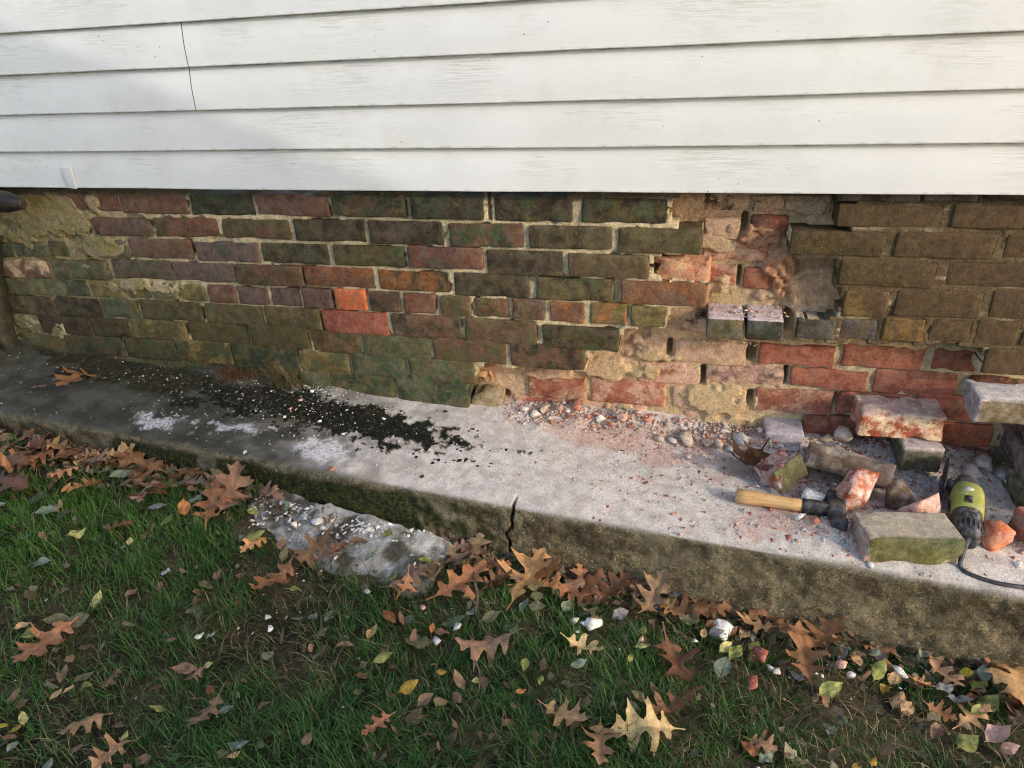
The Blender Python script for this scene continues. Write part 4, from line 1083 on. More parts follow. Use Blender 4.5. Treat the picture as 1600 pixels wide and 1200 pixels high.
# ------------------------------------------------------------------ crumbs (uncountable)
def crumbs(name, pts, sizes, cols, label_unused=None, flat=0.6, seed=0, mat=None):
    rs = np.random.default_rng(seed)
    base = np.array([(1, 0, 0), (-1, 0, 0), (0, 1, 0), (0, -1, 0), (0, 0, 1), (0, 0, -0.6)], float)
    tri = np.array([(0, 2, 4), (2, 1, 4), (1, 3, 4), (3, 0, 4), (2, 0, 5), (1, 2, 5), (3, 1, 5), (0, 3, 5)])
    n = len(pts)
    B = base[None] * (1 + rs.uniform(-0.45, 0.45, (n, 6, 3)))
    B = B + rs.uniform(-0.2, 0.2, (n, 6, 3))
    a = rs.uniform(0, 6.28, n); c, s = np.cos(a), np.sin(a)
    Xr = B[..., 0] * c[:, None] - B[..., 1] * s[:, None]; Yr = B[..., 0] * s[:, None] + B[..., 1] * c[:, None]
    el = rs.uniform(0.6, 1.3, n)
    P = np.stack([Xr * el[:, None], Yr / el[:, None], B[..., 2] * flat], 2) * sizes[:, None, None] * 0.5 + pts[:, None, :]
    V = P.reshape(-1, 3)
    F = (tri[None] + (np.arange(n) * 6)[:, None, None]).reshape(-1, 3)
    Cc = np.repeat(cols, 6, axis=0)
    o = link(name, make_mesh(name, V, F, False, None, {"c1": Cc}), mat)
    o["kind"] = "stuff"
    return o


M_CRUMB = attr_material("crumb_grit", "c1", 200, (0.75, 1.2), 0.5, 0.002, 0.95)


def slab_pts(n, f, seed, xr=(-0.6, 2.7), yr=(-0.42, 0.06)):
    rs = np.random.default_rng(seed)
    x = rs.uniform(*xr, n * 8); y = rs.uniform(*yr, n * 8)
    w = f(x, y)
    k = rs.uniform(0, 1, n * 8) < w
    x, y = x[k][:n], y[k][:n]
    ok = y > edge_y(x) + 0.012
    x, y = x[ok], y[ok]
    return np.stack([x, y, slab_z(x, y) + rubble_height(x, y) + 0.001], 1)


def colmix(n, palette, seed):
    rs = np.random.default_rng(seed)
    P = np.array([lin(c) for c in palette])
    return P[rs.integers(0, len(P), n)] * rs.uniform(0.8, 1.15, n)[:, None]


# black moss tufts scraped loose
def f_black(x, y):
    return np.clip(gauss(x, y, 0.48, -0.115, 0.2, 0.068, -0.12) + 0.8 * gauss(x, y, 0.78, -0.135, 0.16, 0.066, -0.1) + 0.22 * gauss(x, y, 1.0, -0.17, 0.2, 0.08) + 0.05 * gauss(x, y, 1.1, -0.25, 0.3, 0.12), 0, 1)


pc = slab_pts(330, f_black, 1, xr=(0.1, 1.6)); rs = np.random.default_rng(2)
cnt = np.clip(rs.poisson(11 * f_black(pc[:, 0], pc[:, 1]) ** 0.7 + 0.8), 1, 30)
p = np.repeat(pc, cnt, axis=0); p[:, :2] += rs.normal(0, 0.0085, (len(p), 2)); p = p[p[:, 1] > edge_y(p[:, 0]) + 0.02]
p[:, 2] = slab_z(p[:, 0], p[:, 1]) + rubble_height(p[:, 0], p[:, 1]) + 0.001
crumbs("black_moss_crumbs", p, 0.002 + 0.013 * rs.power(0.6, len(p)), colmix(len(p), [(22, 23, 16), (34, 35, 24), (46, 44, 31), (26, 23, 20), (60, 54, 44)], 3), flat=0.4, seed=4, mat=M_CRUMB)


def f_white(x, y):
    return np.clip(0.5 * gauss(x, y, 0.62, -0.12, 0.3, 0.1) + 0.9 * gauss(x, y, 0.62, -0.03, 0.12, 0.03) + 0.5 * gauss(x, y, 0.76, -0.3, 0.09, 0.05) + 0.5 * gauss(x, y, 0.24, -0.27, 0.09, 0.04)
                   + 0.22 * gauss(x, y, 0.25, -0.06, 0.35, 0.06) + 0.035, 0, 1)


p = slab_pts(2600, f_white, 5); rs = np.random.default_rng(6)
crumbs("white_mortar_crumbs", p, 0.0016 + 0.006 * rs.power(0.35, len(p)) , colmix(len(p), [(240, 236, 230), (226, 220, 210), (232, 222, 206)], 7), seed=8, mat=M_CRUMB)


def f_red(x, y):
    wallb = sstep(-0.16, 0.04, y) * sstep(1.1, 1.3, x) * sstep(2.6, 2.3, x)
    return np.clip(0.55 * wallb ** 2 + 1.0 * gauss(x, y, 1.99, -0.315, 0.085, 0.045) + 0.10 * gauss(x, y, 1.75, -0.15, 0.5, 0.2) + 0.25 * gauss(x, y, 2.2, -0.1, 0.25, 0.1), 0, 1)


p = slab_pts(5200, f_red, 9, xr=(1.0, 2.7)); rs = np.random.default_rng(10)
crumbs("brick_crumbs", p, 0.0018 + 0.009 * rs.power(0.30, len(p)), colmix(len(p), [(206, 166, 146), (196, 136, 112), (186, 110, 84), (214, 196, 178), (170, 92, 74), (190, 176, 168), (206, 190, 176)], 11), seed=12, mat=M_CRUMB)


def f_chip(x, y):
    return np.clip(0.8 * sstep(-0.07, 0.03, y) * sstep(1.12, 1.25, x) * sstep(2.5, 2.0, x) + 0.7 * gauss(x, y, 1.99, -0.32, 0.07, 0.035) + 0.25 * gauss(x, y, 2.25, -0.06, 0.15, 0.05) + 0.22 * gauss(x, y, 2.12, -0.2, 0.28, 0.12), 0, 1)


p = slab_pts(2400, f_chip, 17, xr=(1.0, 2.7)); rs = np.random.default_rng(18); p[:, 2] += 0.002
crumbs("brick_chips", p, 0.004 + 0.013 * rs.power(0.35, len(p)), colmix(len(p), [(206, 170, 150), (200, 148, 124), (196, 182, 166), (214, 200, 184), (176, 106, 84), (180, 172, 166), (198, 176, 156)], 19), seed=23, mat=M_CRUMB)

# crumbs left on the tops of the proud headers and in the pockets of the break
rs = np.random.default_rng(51)
hx_ = rs.uniform(1.70, 1.88, 130); hy_ = rs.uniform(-0.018, 0.06, 130)
p = np.stack([hx_, hy_, np.full(130, 0.6085)], 1)
p2 = np.stack([rs.uniform(1.93, 2.0, 60), rs.uniform(0.0, 0.05, 60), np.full(60, 0.6)], 1)
p = np.concatenate([p, np.stack([rs.uniform(1.68, 1.83, 60), rs.uniform(0.03, 0.065, 60), np.full(60, 0.512)], 1)])
crumbs("header_crumbs", p, 0.002 + 0.010 * rs.power(0.3, len(p)), colmix(len(p), [(212, 190, 170), (200, 160, 134), (220, 206, 190), (190, 140, 112)], 52), seed=53, mat=M_CRUMB)

# white crumbs lying on the lump and in the gap behind it
rs = np.random.default_rng(41)
lx = rs.uniform(0.64, 1.13, 700); ly = np.clip(-0.425 - np.abs(rs.normal(0, 0.05, 700)), -0.545, -0.42)
p = np.stack([lx, ly, 0.128 + 0.063 - 0.092 * (lx - 0.885) + 0.22 * (ly + 0.478)], 1)
crumbs("lump_crumbs", p, 0.002 + 0.016 * rs.power(0.22, 700), colmix(700, [(238, 234, 228), (222, 214, 204), (206, 200, 194)], 42), seed=43, mat=M_CRUMB)


def ground_pts(n, f, seed, xr=(-0.4, 2.7), yr=(-1.25, -0.42)):
    rs = np.random.default_rng(seed)
    x = rs.uniform(*xr, n * 8); y = rs.uniform(*yr, n * 8)
    k = rs.uniform(0, 1, n * 8) < f(x, y)
    x, y = x[k][:n], y[k][:n]
    return np.stack([x, y, ground_z(x, y)], 1)


p = ground_pts(700, lambda x, y: np.clip(0.9 * gauss(x, y, 0.85, -0.70, 0.05, 0.09) + 0.7 * gauss(x, y, 2.0, -0.52, 0.2, 0.06) + 0.35 * gauss(x, y, 1.3, -0.55, 0.3, 0.08) + 0.02, 0, 1), 13); rs = np.random.default_rng(14); p[:, 2] += 0.012
crumbs("lawn_grit", p, 0.002 + 0.007 * rs.power(0.35, len(p)), colmix(len(p), [(232, 228, 222), (206, 200, 190), (196, 150, 130), (222, 214, 204)], 15), seed=16, mat=M_CRUMB)

# ------------------------------------------------------------------ grass
def blades(name, roots, length, width, az, lean, cols, tipcols, mat, segs=3, curve=1.0):
    n = len(roots)
    ts = np.linspace(0, 1, segs + 1)
    dirx, diry = np.cos(az), np.sin(az)
    px_, py_ = -diry, dirx
    rows = []
    for i, t in enumerate(ts):
        out = lean * (t + curve * t * t) / (1 + curve) * length
        up = length * np.sqrt(np.clip(1 - (lean * (0.6 + 0.4 * t)) ** 2, 0.02, 1)) * t
        c = np.stack([roots[:, 0] + dirx * out, roots[:, 1] + diry * out, roots[:, 2] + up], 1)
        w = width * (1 - t) ** 0.6 * 0.5
        if i < segs:
            rows.append(np.stack([c - np.stack([px_ * w, py_ * w, 0 * w], 1), c + np.stack([px_ * w, py_ * w, 0 * w], 1)], 1))
        else:
            rows.append(c[:, None, :])
    V = np.concatenate(rows, 1)     # n, 2*segs+1, 3
    k = 2 * segs + 1
    T = []
    for i in range(segs - 1):
        a = 2 * i
        T += [(a, a + 1, a + 3), (a, a + 3, a + 2)]
    T.append((2 * segs - 2, 2 * segs - 1, 2 * segs))
    T = np.array(T)
    F = (T[None] + (np.arange(n) * k)[:, None, None]).reshape(-1, 3)
    tt = np.concatenate([[t, t] for t in ts[:-1]] + [[1.0]])
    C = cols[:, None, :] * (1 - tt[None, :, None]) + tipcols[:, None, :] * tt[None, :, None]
    return make_mesh(name, V.reshape(-1, 3), F, True, None, {"c1": C.reshape(-1, 3)})


def leaf_material(name, trans=0.25, rough=0.55):
    m, nt, b = new_mat(name); q = NB(nt); p = q.objc()
    c = q.attr("c1")
    v = q.ramp(q.noise(p, 90, 5, 0.7), 0.25, 0.75, 0.62, 1.3)
    vc = q.node("ShaderNodeCombineColor"); [q.sock(vc.inputs[i], v) for i in range(3)]
    c = q.mix(1.0, c, vc.outputs[0], 'MULTIPLY')
    nt.links.new(c, b.inputs["Base Color"])
    b.inputs["Roughness"].default_value = rough
    nt.links.new(q.bump(q.noise(p, 220, 4), 0.35, 0.002), b.inputs["Normal"])
    tr = q.node("ShaderNodeBsdfTranslucent"); q.sock(tr.inputs[0], c)
    mx = q.node("ShaderNodeMixShader"); mx.inputs[0].default_value = trans
    nt.links.new(b.outputs[0], mx.inputs[1]); nt.links.new(tr.outputs[0], mx.inputs[2])
    nt.links.new(mx.outputs[0], nt.nodes["Material Output"].inputs[0])
    return m


M_GRASS = leaf_material("grass_blade", 0.3, 0.5)
M_LEAF = leaf_material("dry_leaf", 0.08, 0.6)


def bare(x, y):
    """0..1 how bare / thatchy the lawn is"""
    b_ = 1.0 * gauss(x, y, 1.02, -0.82, 0.10, 0.06) + 1.2 * gauss(x, y, 0.86, -0.74, 0.05, 0.11) + 0.9 * gauss(x, y, 1.5, -0.72, 0.07, 0.05) + 1.0 * gauss(x, y, 2.02, -0.56, 0.10, 0.05) + 0.8 * gauss(x, y, 2.2, -0.58, 0.12, 0.06) + 0.7 * gauss(x, y, 1.28, -0.86, 0.08, 0.04)
    b_ = b_ + 1.0 * sstep(0.07, 0.0, edge_y(x) - y + 0.02 * fbm(x * 8, y * 8, 0, 160, 2)) + 0.9 * gauss(x, y, 1.3, -0.58, 0.25, 0.07)
    return np.clip(b_ + 0.75 * fbm(x * 4.5, y * 4.5, 0.0, 163, 3) + 0.02, 0, 1)


def build_grass():
    rs = np.random.default_rng(20)
    n = 165000
    # clumped: tufts then blades
    nt_ = 12000
    tx = rs.uniform(-1.1, 3.3, nt_); ty = rs.uniform(-1.75, -0.40, nt_)
    tid = rs.integers(0, nt_, n)
    x = tx[tid] + rs.normal(0, 0.012, n); y = ty[tid] + rs.normal(0, 0.012, n)
    ok = (y < edge_y(x) - 0.012) & (rs.uniform(0, 1, n) > bare(x, y) * 0.93)
    # do not grow through the concrete lump
    ok &= ~((np.abs(x - 0.89) < 0.25) & (y > -0.565))
    x, y, tid = x[ok], y[ok], tid[ok]; n = len(x)
    z = ground_z(x, y) - 0.004
    taz = rs.uniform(0, 6.283, nt_); tl = rs.uniform(0.7, 1.25, nt_)
    az = taz[tid] + rs.normal(0, 0.9, n)
    L = (0.030 + 0.020 * rs.uniform(0, 1, n)) * tl[tid] * (1 + 0.25 * fbm(x * 3, y * 3, 0, 170, 2))
    lean = np.clip(rs.normal(0.70, 0.2, n), 0.1, 0.98)
    w = rs.uniform(0.0014, 0.0034, n)
    g1 = np.array(lin((54, 88, 38))); g2 = np.array(lin((100, 138, 52))); g3 = np.array(lin((80, 108, 58)))
    a = rs.uniform(0, 1, n)[:, None]; lush = sstep(0.9, 0.1, x)[:, None]
    cols = g1 * (1 - a) + g3 * a
    cols = cols * (1 - 0.5 * lush) + g2 * 0.5 * lush * (0.6 + 0.8 * a)
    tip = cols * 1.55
    st = rs.uniform(0, 1, n) < 0.025 + 0.10 * bare(x, y)
    straw = np.array(lin((158, 140, 96)))
    cols[st] = straw * rs.uniform(0.5, 1.0, st.sum())[:, None]; tip[st] = cols[st] * 1.1
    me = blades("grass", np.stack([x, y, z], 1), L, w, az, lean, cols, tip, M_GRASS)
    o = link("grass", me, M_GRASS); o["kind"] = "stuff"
    # dead thatch lying flat
    n = 30000
    x = rs.uniform(-1.0, 3.2, n); y = rs.uniform(-1.7, -0.40, n)
    ok = (y < edge_y(x) - 0.01) & (rs.uniform(0, 1, n) < 0.25 + 0.75 * bare(x, y)); x, y = x[ok], y[ok]; n = len(x)
    c = colmix(n, [(148, 132, 96), (120, 104, 74), (96, 82, 58), (166, 150, 112)], 22)
    me = blades("dead_thatch", np.stack([x, y, ground_z(x, y) + 0.004], 1), rs.uniform(0.02, 0.06, n), rs.uniform(0.001, 0.0022, n), rs.uniform(0, 6.28, n), rs.uniform(0.88, 0.985, n), c, c, M_GRASS)
    o = link("dead_thatch", me, M_GRASS); o["kind"] = "stuff"


build_grass()

# ------------------------------------------------------------------ leaves
LC = {'or': (172, 110, 66), 'lo': (206, 138, 82), 'rd': (150, 112, 86), 'rb': (130, 84, 54), 'ot': (186, 136, 92), 'tn': (204, 162, 116), 'bk': (82, 56, 36),
      'py': (196, 186, 116), 'gg': (134, 142, 120), 'br': (136, 108, 84), 'yg': (150, 150, 84), 'ol': (118, 112, 78), 'wh': (214, 212, 196), 'lo2': (206, 132, 80),
      'dg': (84, 92, 64), 'gy': (134, 128, 126), 'yo': (178, 142, 62), 'ye': (200, 172, 60), 'pk': (196, 158, 140)}
OAK_HALF = [(0.0, 0.012), (0.05, 0.03), (0.10, 0.075), (0.125, 0.15), (0.17, 0.25), (0.215, 0.215), (0.225, 0.13), (0.255, 0.075), (0.30, 0.10), (0.335, 0.20), (0.375, 0.31), (0.40, 0.43), (0.435, 0.36), (0.475, 0.37), (0.465, 0.25), (0.475, 0.13), (0.51, 0.085),
            (0.565, 0.12), (0.61, 0.22), (0.665, 0.30), (0.72, 0.37), (0.725, 0.27), (0.765, 0.25), (0.745, 0.15), (0.765, 0.085), (0.815, 0.10), (0.87, 0.155), (0.915, 0.175), (0.915, 0.09), (0.96, 0.05)]


def leaf_mesh(outline, L, seed, k_len, k_wid, twist, rag, col, vein=True, petiole=0.16):
    rs = np.random.default_rng(seed)
    pts = [Vector((u, v)) for (u, v) in outline]
    n = len(pts)
    us = np.array([p_[0] for p_ in pts]); vs = np.array([p_[1] for p_ in pts])
    # interior points
    ins = []
    for u in np.linspace(0.04, 0.97, 18):
        ins.append((u, 0.0))
    g = np.stack(np.meshgrid(np.linspace(0.05, 0.95, 15), np.linspace(-0.36, 0.36, 10)), -1).reshape(-1, 2) + rs.uniform(-0.01, 0.01, (150, 2))
    for u, v in g:
        # point in polygon
        inside = False; j = n - 1
        for i in range(n):
            if ((vs[i] > v) != (vs[j] > v)) and (u < (us[j] - us[i]) * (v - vs[i]) / (vs[j] - vs[i] + 1e-12) + us[i]):
                inside = not inside
            j = i
        if inside and np.min((us - u) ** 2 + (vs - v) ** 2) > 0.0009 and abs(v) > 0.02:
            ins.append((u, v))
    allp = pts + [Vector(p_) for p_ in ins]
    res = delaunay_2d_cdt(allp, [], [list(range(n))], 1, 1e-5)
    V2 = np.array([v_[:] for v_ in res[0]]); F = np.array([list(f_) for f_ in res[2] if len(f_) == 3])
    # petiole strip
    u = V2[:, 0]; v = V2[:, 1]
    nV = len(V2)
    pw = 0.012
    pet = np.array([(-petiole, -pw), (-petiole, pw), (-petiole * 0.5, -pw), (-petiole * 0.5, pw), (0.02, -pw), (0.02, pw)])
    V2 = np.concatenate([V2, pet]); F = np.concatenate([F, nV + np.array([(0, 2, 3), (0, 3, 1), (2, 4, 5), (2, 5, 3)])])
    u = V2[:, 0]; v = V2[:, 1]
    z = k_len * (u - 0.5) ** 2 + k_wid * np.abs(v) ** 1.6 + twist * v * (u - 0.4) + rag * vnoise(u * 4.5, v * 4.5, seed * 1.3, 5) * (0.3 + np.abs(v) * 2.5)
    z = z - 0.015 * np.exp(-(v / 0.03) ** 2)
    V = np.stack([u - 0.5, v, z], 1) * L
    col = np.array(col)
    C = np.tile(col, (len(V), 1)) * (1 + 0.22 * fbm(u * 4, v * 4, seed * 0.7, 3, 3))[:, None]
    if vein:
        vn = np.exp(-(v / 0.018) ** 2)
        for c0 in (0.12, 0.28, 0.5, 0.68):
            vn = np.maximum(vn, 0.6 * np.exp(-((u - c0 - np.abs(v) * 0.55) / 0.012) ** 2))
        C = C * (1 + 0.25 * vn[:, None])
    # browned margins and tips
    C = C * (1 - 0.25 * sstep(0.2, 0.45, np.abs(v) + 0.1 * vnoise(u * 9, v * 9, seed, 6)))[:, None]
    return make_mesh("leaf", V, F, True, None, {"c1": np.clip(C, 0.004, 1)})


def oak_outline(rs):
    """both halves, each lobe its own length"""
    s = [rs.uniform(0.6, 1.25) for _ in range(8)]
    wide = rs.uniform(0.72, 1.12)
    def side(sgn, off):
        out = []; sh = rs.uniform(-0.03, 0.03)
        for (u, v) in OAK_HALF:
            k = s[off + (0 if u < 0.26 else 1 if u < 0.51 else 2 if u < 0.765 else 3)]
            vv = v if v < 0.10 else 0.09 + (v - 0.09) * k
            out.append((min(0.985, u + rs.uniform(-0.008, 0.008) + sh * (1 if u > .05 else 0)), sgn * vv * wide))
        return out
    a = side(1, 0); b = side(-1, 4)
    return a + [(1.0, 0.0)] + b[::-1]


OVATE = [(0.0, 0.012), (0.06, 0.09), (0.16, 0.19), (0.30, 0.27), (0.45, 0.29), (0.60, 0.25), (0.75, 0.17), (0.88, 0.08)]


def ovate_outline(rs):
    k = rs.uniform(0.75, 1.15)
    a = [(u, v * k * rs.uniform(0.93, 1.07)) for u, v in OVATE]; b = [(u, -v * k * rs.uniform(0.93, 1.07)) for u, v in OVATE]
    return a + [(1.0, 0.0)] + b[::-1]


def leaf_where(x, y):
    d = float(edge_y(x)) - y
    if d < 0.13:
        if x < 0.45: return "in the left leaf drift"
        if x < 0.75: return "left of the concrete lump"
        if x < 1.2: return "around the concrete lump"
        if x < 1.75: return "in the drift below the crack"
        return "in the litter at right"
    if x < 0.62: return "on the grass at the left"
    if x < 0.95: return "on the grass left of centre"
    if x < 1.3: return "on the grass below the concrete lump"
    if x < 1.75: return "on grass below mid ledge"
    return "on the grass at the right"


rso = random.Random(4242)
DRIFT = []
for _ in range(46):
    u = rso.random()
    x = rso.gauss(0.12, 0.22) if u < 0.42 else (rso.gauss(1.42, 0.22) if u < 0.8 else rso.uniform(-0.2, 2.4))
    d = 0.02 + abs(rso.gauss(0, 0.05))
    if 0.68 < x < 1.12: d += 0.13
    DRIFT.append((x, float(edge_y(x)) - d, rso.uniform(0.05, 0.10), rso.uniform(0, 6.28), rso.choice(['or', 'rb', 'rb', 'rd', 'rd', 'ot', 'bk']), rso.uniform(0.05, 0.4), None))
n_slab = len(OAK_LEAVES)
for n, (x, y, L, yaw, c, tilt, lab) in enumerate(OAK_LEAVES + DRIFT):
    tilt *= 0.65
    rs = random.Random(900 + n)
    on = y > -0.40 and n_slab - 3 <= n < n_slab
    if lab is None: lab = "%s curled oak leaf half buried %s" % ({'or': 'orange', 'rb': 'rusty', 'rd': 'dusky', 'ot': 'tan', 'bk': 'dark brown'}[c], leaf_where(x, y))
    Lr = L * (1.0 + 0.25 * tilt)
    col = np.array(lin(LC[c])) * rs.uniform(0.7, 1.15) * np.array([1, rs.uniform(0.95, 1.15), rs.uniform(0.8, 1.05)]); col = col * 0.86 + col.mean() * 0.14
    me = leaf_mesh(oak_outline(rs), Lr, 900 + n, rs.uniform(-0.5, 0.9), rs.choice((-1, 1, 1)) * rs.uniform(0.1, 1.2), rs.uniform(-0.8, 0.8), rs.uniform(0.10, 0.28), col)
    cx, cy = x + math.cos(yaw) * L * 0.5, y + math.sin(yaw) * L * 0.5
    if on:
        z = float(slab_z(cx, cy)) + 0.010 + 0.25 * tilt * L
    else:
        if cy > float(edge_y(cx)) - 0.03:
            cy = float(edge_y(cx)) - 0.03
        z = float(ground_z(cx, cy)) + 0.028 + 0.36 * tilt * L
    o = link("oak_leaf", me, M_LEAF, None, (cx, cy, z), Euler((rs.uniform(-.25, .25), -0.9 * tilt * 1.0, yaw), 'XYZ'))
    tag(o, lab, "leaf", "fallen oak leaves")

CN = {'py': 'pale yellow', 'gg': 'grey green', 'br': 'brown', 'yg': 'yellow green', 'ol': 'olive', 'wh': 'whitish', 'dg': 'dark green', 'gy': 'grey', 'yo': 'mustard', 'ye': 'bright yellow', 'pk': 'pinkish', 'tn': 'tan', 'lo': 'light orange', 'rb': 'rusty'}


small = list(SMALL_LEAVES)
rs0 = random.Random(77)
for _ in range(135):
    x = rs0.uniform(-0.1, 2.4); d = abs(rs0.gauss(0, 0.045)) + 0.025 if rs0.random() < 0.75 else rs0.uniform(0.03, 0.6)
    small.append((x, float(edge_y(x)) - d, rs0.uniform(0.02, 0.045), rs0.uniform(0, 6.28), rs0.choice(['gg', 'br', 'ol', 'br', 'ol', 'dg', 'gy', 'tn', 'rb', 'yg'])))
for n, (x, y, L, yaw, c) in enumerate(small):
    rs = random.Random(2000 + n)
    col = np.array(lin(LC[c])) * rs.uniform(0.8, 1.05)
    me = leaf_mesh(ovate_outline(rs), L, 2000 + n, rs.uniform(-0.3, 0.6), rs.uniform(-0.8, 1.4), rs.uniform(-0.8, 0.8), rs.uniform(0.08, 0.25), col, vein=L > 0.03, petiole=0.1)
    if y > float(edge_y(x)) - 0.022:
        y = float(edge_y(x)) - 0.022
    z = float(ground_z(x, y)) + rs.uniform(0.016, 0.034)
    o = link("small_leaf", me, M_LEAF, None, (x, y, z), (rs.uniform(-.4, .4), rs.uniform(-.45, .3), yaw))
    size = "larger" if L > 0.04 else "small"
    tag(o, "%s %s oval leaf %s" % (size, CN[c], leaf_where(x, y)), "leaf", "%s %s leaves %s" % (size, CN[c], leaf_where(x, y)))

# crumbled leaf litter matted along the ledge
def build_litter():
    rs = np.random.default_rng(61)
    n = 2600
    x = rs.uniform(-0.4, 2.6, n); d = 0.012 + np.abs(rs.normal(0, 0.05, n)); far = rs.uniform(0, 1, n) < 0.3
    d[far] = rs.uniform(0.02, 0.75, far.sum())
    y = edge_y(x) - d
    ok = ~((np.abs(x - 0.89) < 0.25) & (y > -0.55)); x, y = x[ok], y[ok]; n = len(x)
    z = ground_z(x, y) + rs.uniform(0.008, 0.026, n)
    k = 6
    a = np.linspace(0, 2 * math.pi, k, endpoint=False)[None] + rs.uniform(-0.35, 0.35, (n, k))
    sz = rs.uniform(0.005, 0.017, n)[:, None]
    r = sz * rs.uniform(0.45, 1.2, (n, k)); el = rs.uniform(0.35, 1.0, n)[:, None]; rot = rs.uniform(0, 6.28, n)[:, None]
    lx_ = r * np.cos(a); ly_ = r * np.sin(a) * el; lz_ = lx_ * rs.uniform(-0.7, 0.7, n)[:, None] + ly_ * rs.uniform(-0.9, 0.9, n)[:, None] + rs.uniform(-0.0015, 0.0015, (n, k))
    P = np.stack([x[:, None] + lx_ * np.cos(rot) - ly_ * np.sin(rot), y[:, None] + lx_ * np.sin(rot) + ly_ * np.cos(rot), z[:, None] + lz_], 2)
    F = (np.array([(0, 1, 2), (0, 2, 3), (0, 3, 4), (0, 4, 5)])[None] + (np.arange(n) * k)[:, None, None]).reshape(-1, 3)
    C = np.repeat(colmix(n, [(120, 92, 70), (96, 76, 58), (140, 104, 78), (110, 104, 78), (128, 120, 96), (84, 66, 50), (150, 118, 92), (100, 96, 80)], 62), k, axis=0)
    o = link("leaf_litter", make_mesh("leaf_litter", P.reshape(-1, 3), F, False, None, {"c1": C}), M_LEAF); o["kind"] = "stuff"


build_litter()

# look-alikes: say which one, counted from the left of the picture
ORD = ["leftmost", "second from left", "third from left", "fourth from left", "fifth from left", "sixth from left", "seventh from left", "eighth from left", "ninth from left", "tenth from left", "eleventh from left", "twelfth from left"]
bylab = {}
for o in scene.objects:
    if o.parent is None and "label" in o and o.name.split(".")[0] in ("small_leaf", "mortar_lump", "brick_piece", "oak_leaf"):
        bylab.setdefault(o["label"], []).append(o)
for lab, L_ in bylab.items():
    if len(L_) > 1:
        L_.sort(key=lambda o: (Vector(RIGHT).dot(o.location - cam.matrix_world.translation)) / (Vector(FWD).dot(o.location - cam.matrix_world.translation)))
        for k, o in enumerate(L_):
            o["label"] = lab + ", " + ORD[min(k, 11)]

# ------------------------------------------------------------------ tools
def loft(sections, segs=20, cap=True, power=2.0):
    """sections: (x, cy, cz, ry, rz) ellipses along local x"""
    V = []; F = []
    a = np.linspace(0, 2 * math.pi, segs, endpoint=False)
    for (x, cy, cz, ry, rz) in sections:
        c, s = np.cos(a), np.sin(a)
        k = (np.abs(c) ** power + np.abs(s) ** power) ** (-1 / power)
        V += [(x, cy + ry * ci * ki, cz + rz * si * ki) for ci, si, ki in zip(c, s, k)]
    n = len(sections); quads = []
    for i in range(n - 1):
        for j in range(segs):
            quads.append((i * segs + j, i * segs + (j + 1) % segs, (i + 1) * segs + (j + 1) % segs, (i + 1) * segs + j))
    tris = []
    if cap:
        for i, flip in ((0, True), (n - 1, False)):
            x, cy, cz = sections[i][0], sections[i][1], sections[i][2]
            V.append((x, cy, cz)); ci = len(V) - 1
            for j in range(segs):
                t = (i * segs + j, i * segs + (j + 1) % segs, ci)
                tris.append(t[::-1] if flip else t)
    V = np.array(V); fl = [np.array(quads)]
    if tris:
        fl.append(np.array(tris))
    return V, fl


def simple_mat(name, col, rough=0.5, metal=0.0, var=0.15, scale=60, bump=0.15, dirt=None, spec=0.4):
    m, nt, b = new_mat(name); q = NB(nt); p = q.objc()
    c0 = np.array(lin(col))
    c = q.mix(q.ramp(q.noise(p, scale, 5, 0.65), 0.3, 0.7), tuple(c0 * (1 - var)), tuple(np.minimum(c0 * (1 + var), 1)))
    if dirt:
        c = q.mix(q.math('MULTIPLY', q.ramp(q.noise(p, scale * 0.6, 6, 0.7), 0.45, 0.66), dirt[1]), c, lin(dirt[0]))
    nt.links.new(c, b.inputs["Base Color"])
    b.inputs["Roughness"].default_value = rough; b.inputs["Metallic"].default_value = metal
    b.inputs["Specular IOR Level"].default_value = spec
    nt.links.new(q.bump(q.noise(p, scale * 3, 5, 0.7), bump, 0.002), b.inputs["Normal"])
    return m


def wood_mat():
    m, nt, b = new_mat("hickory_handle"); q = NB(nt); p = q.map(q.objc(), (6, 60, 60))
    c = q.mix(q.ramp(q.noise(p, 3, 5, 0.6, 0.5), 0.35, 0.65), lin((190, 148, 98)), lin((214, 176, 124)))
    c = q.mix(q.math('MULTIPLY', q.ramp(q.noise(q.objc(), 50, 5, 0.7), 0.5, 0.7), 0.5), c, lin((150, 112, 74)))
    nt.links.new(c, b.inputs["Base Color"]); b.inputs["Roughness"].default_value = 0.55
    return m


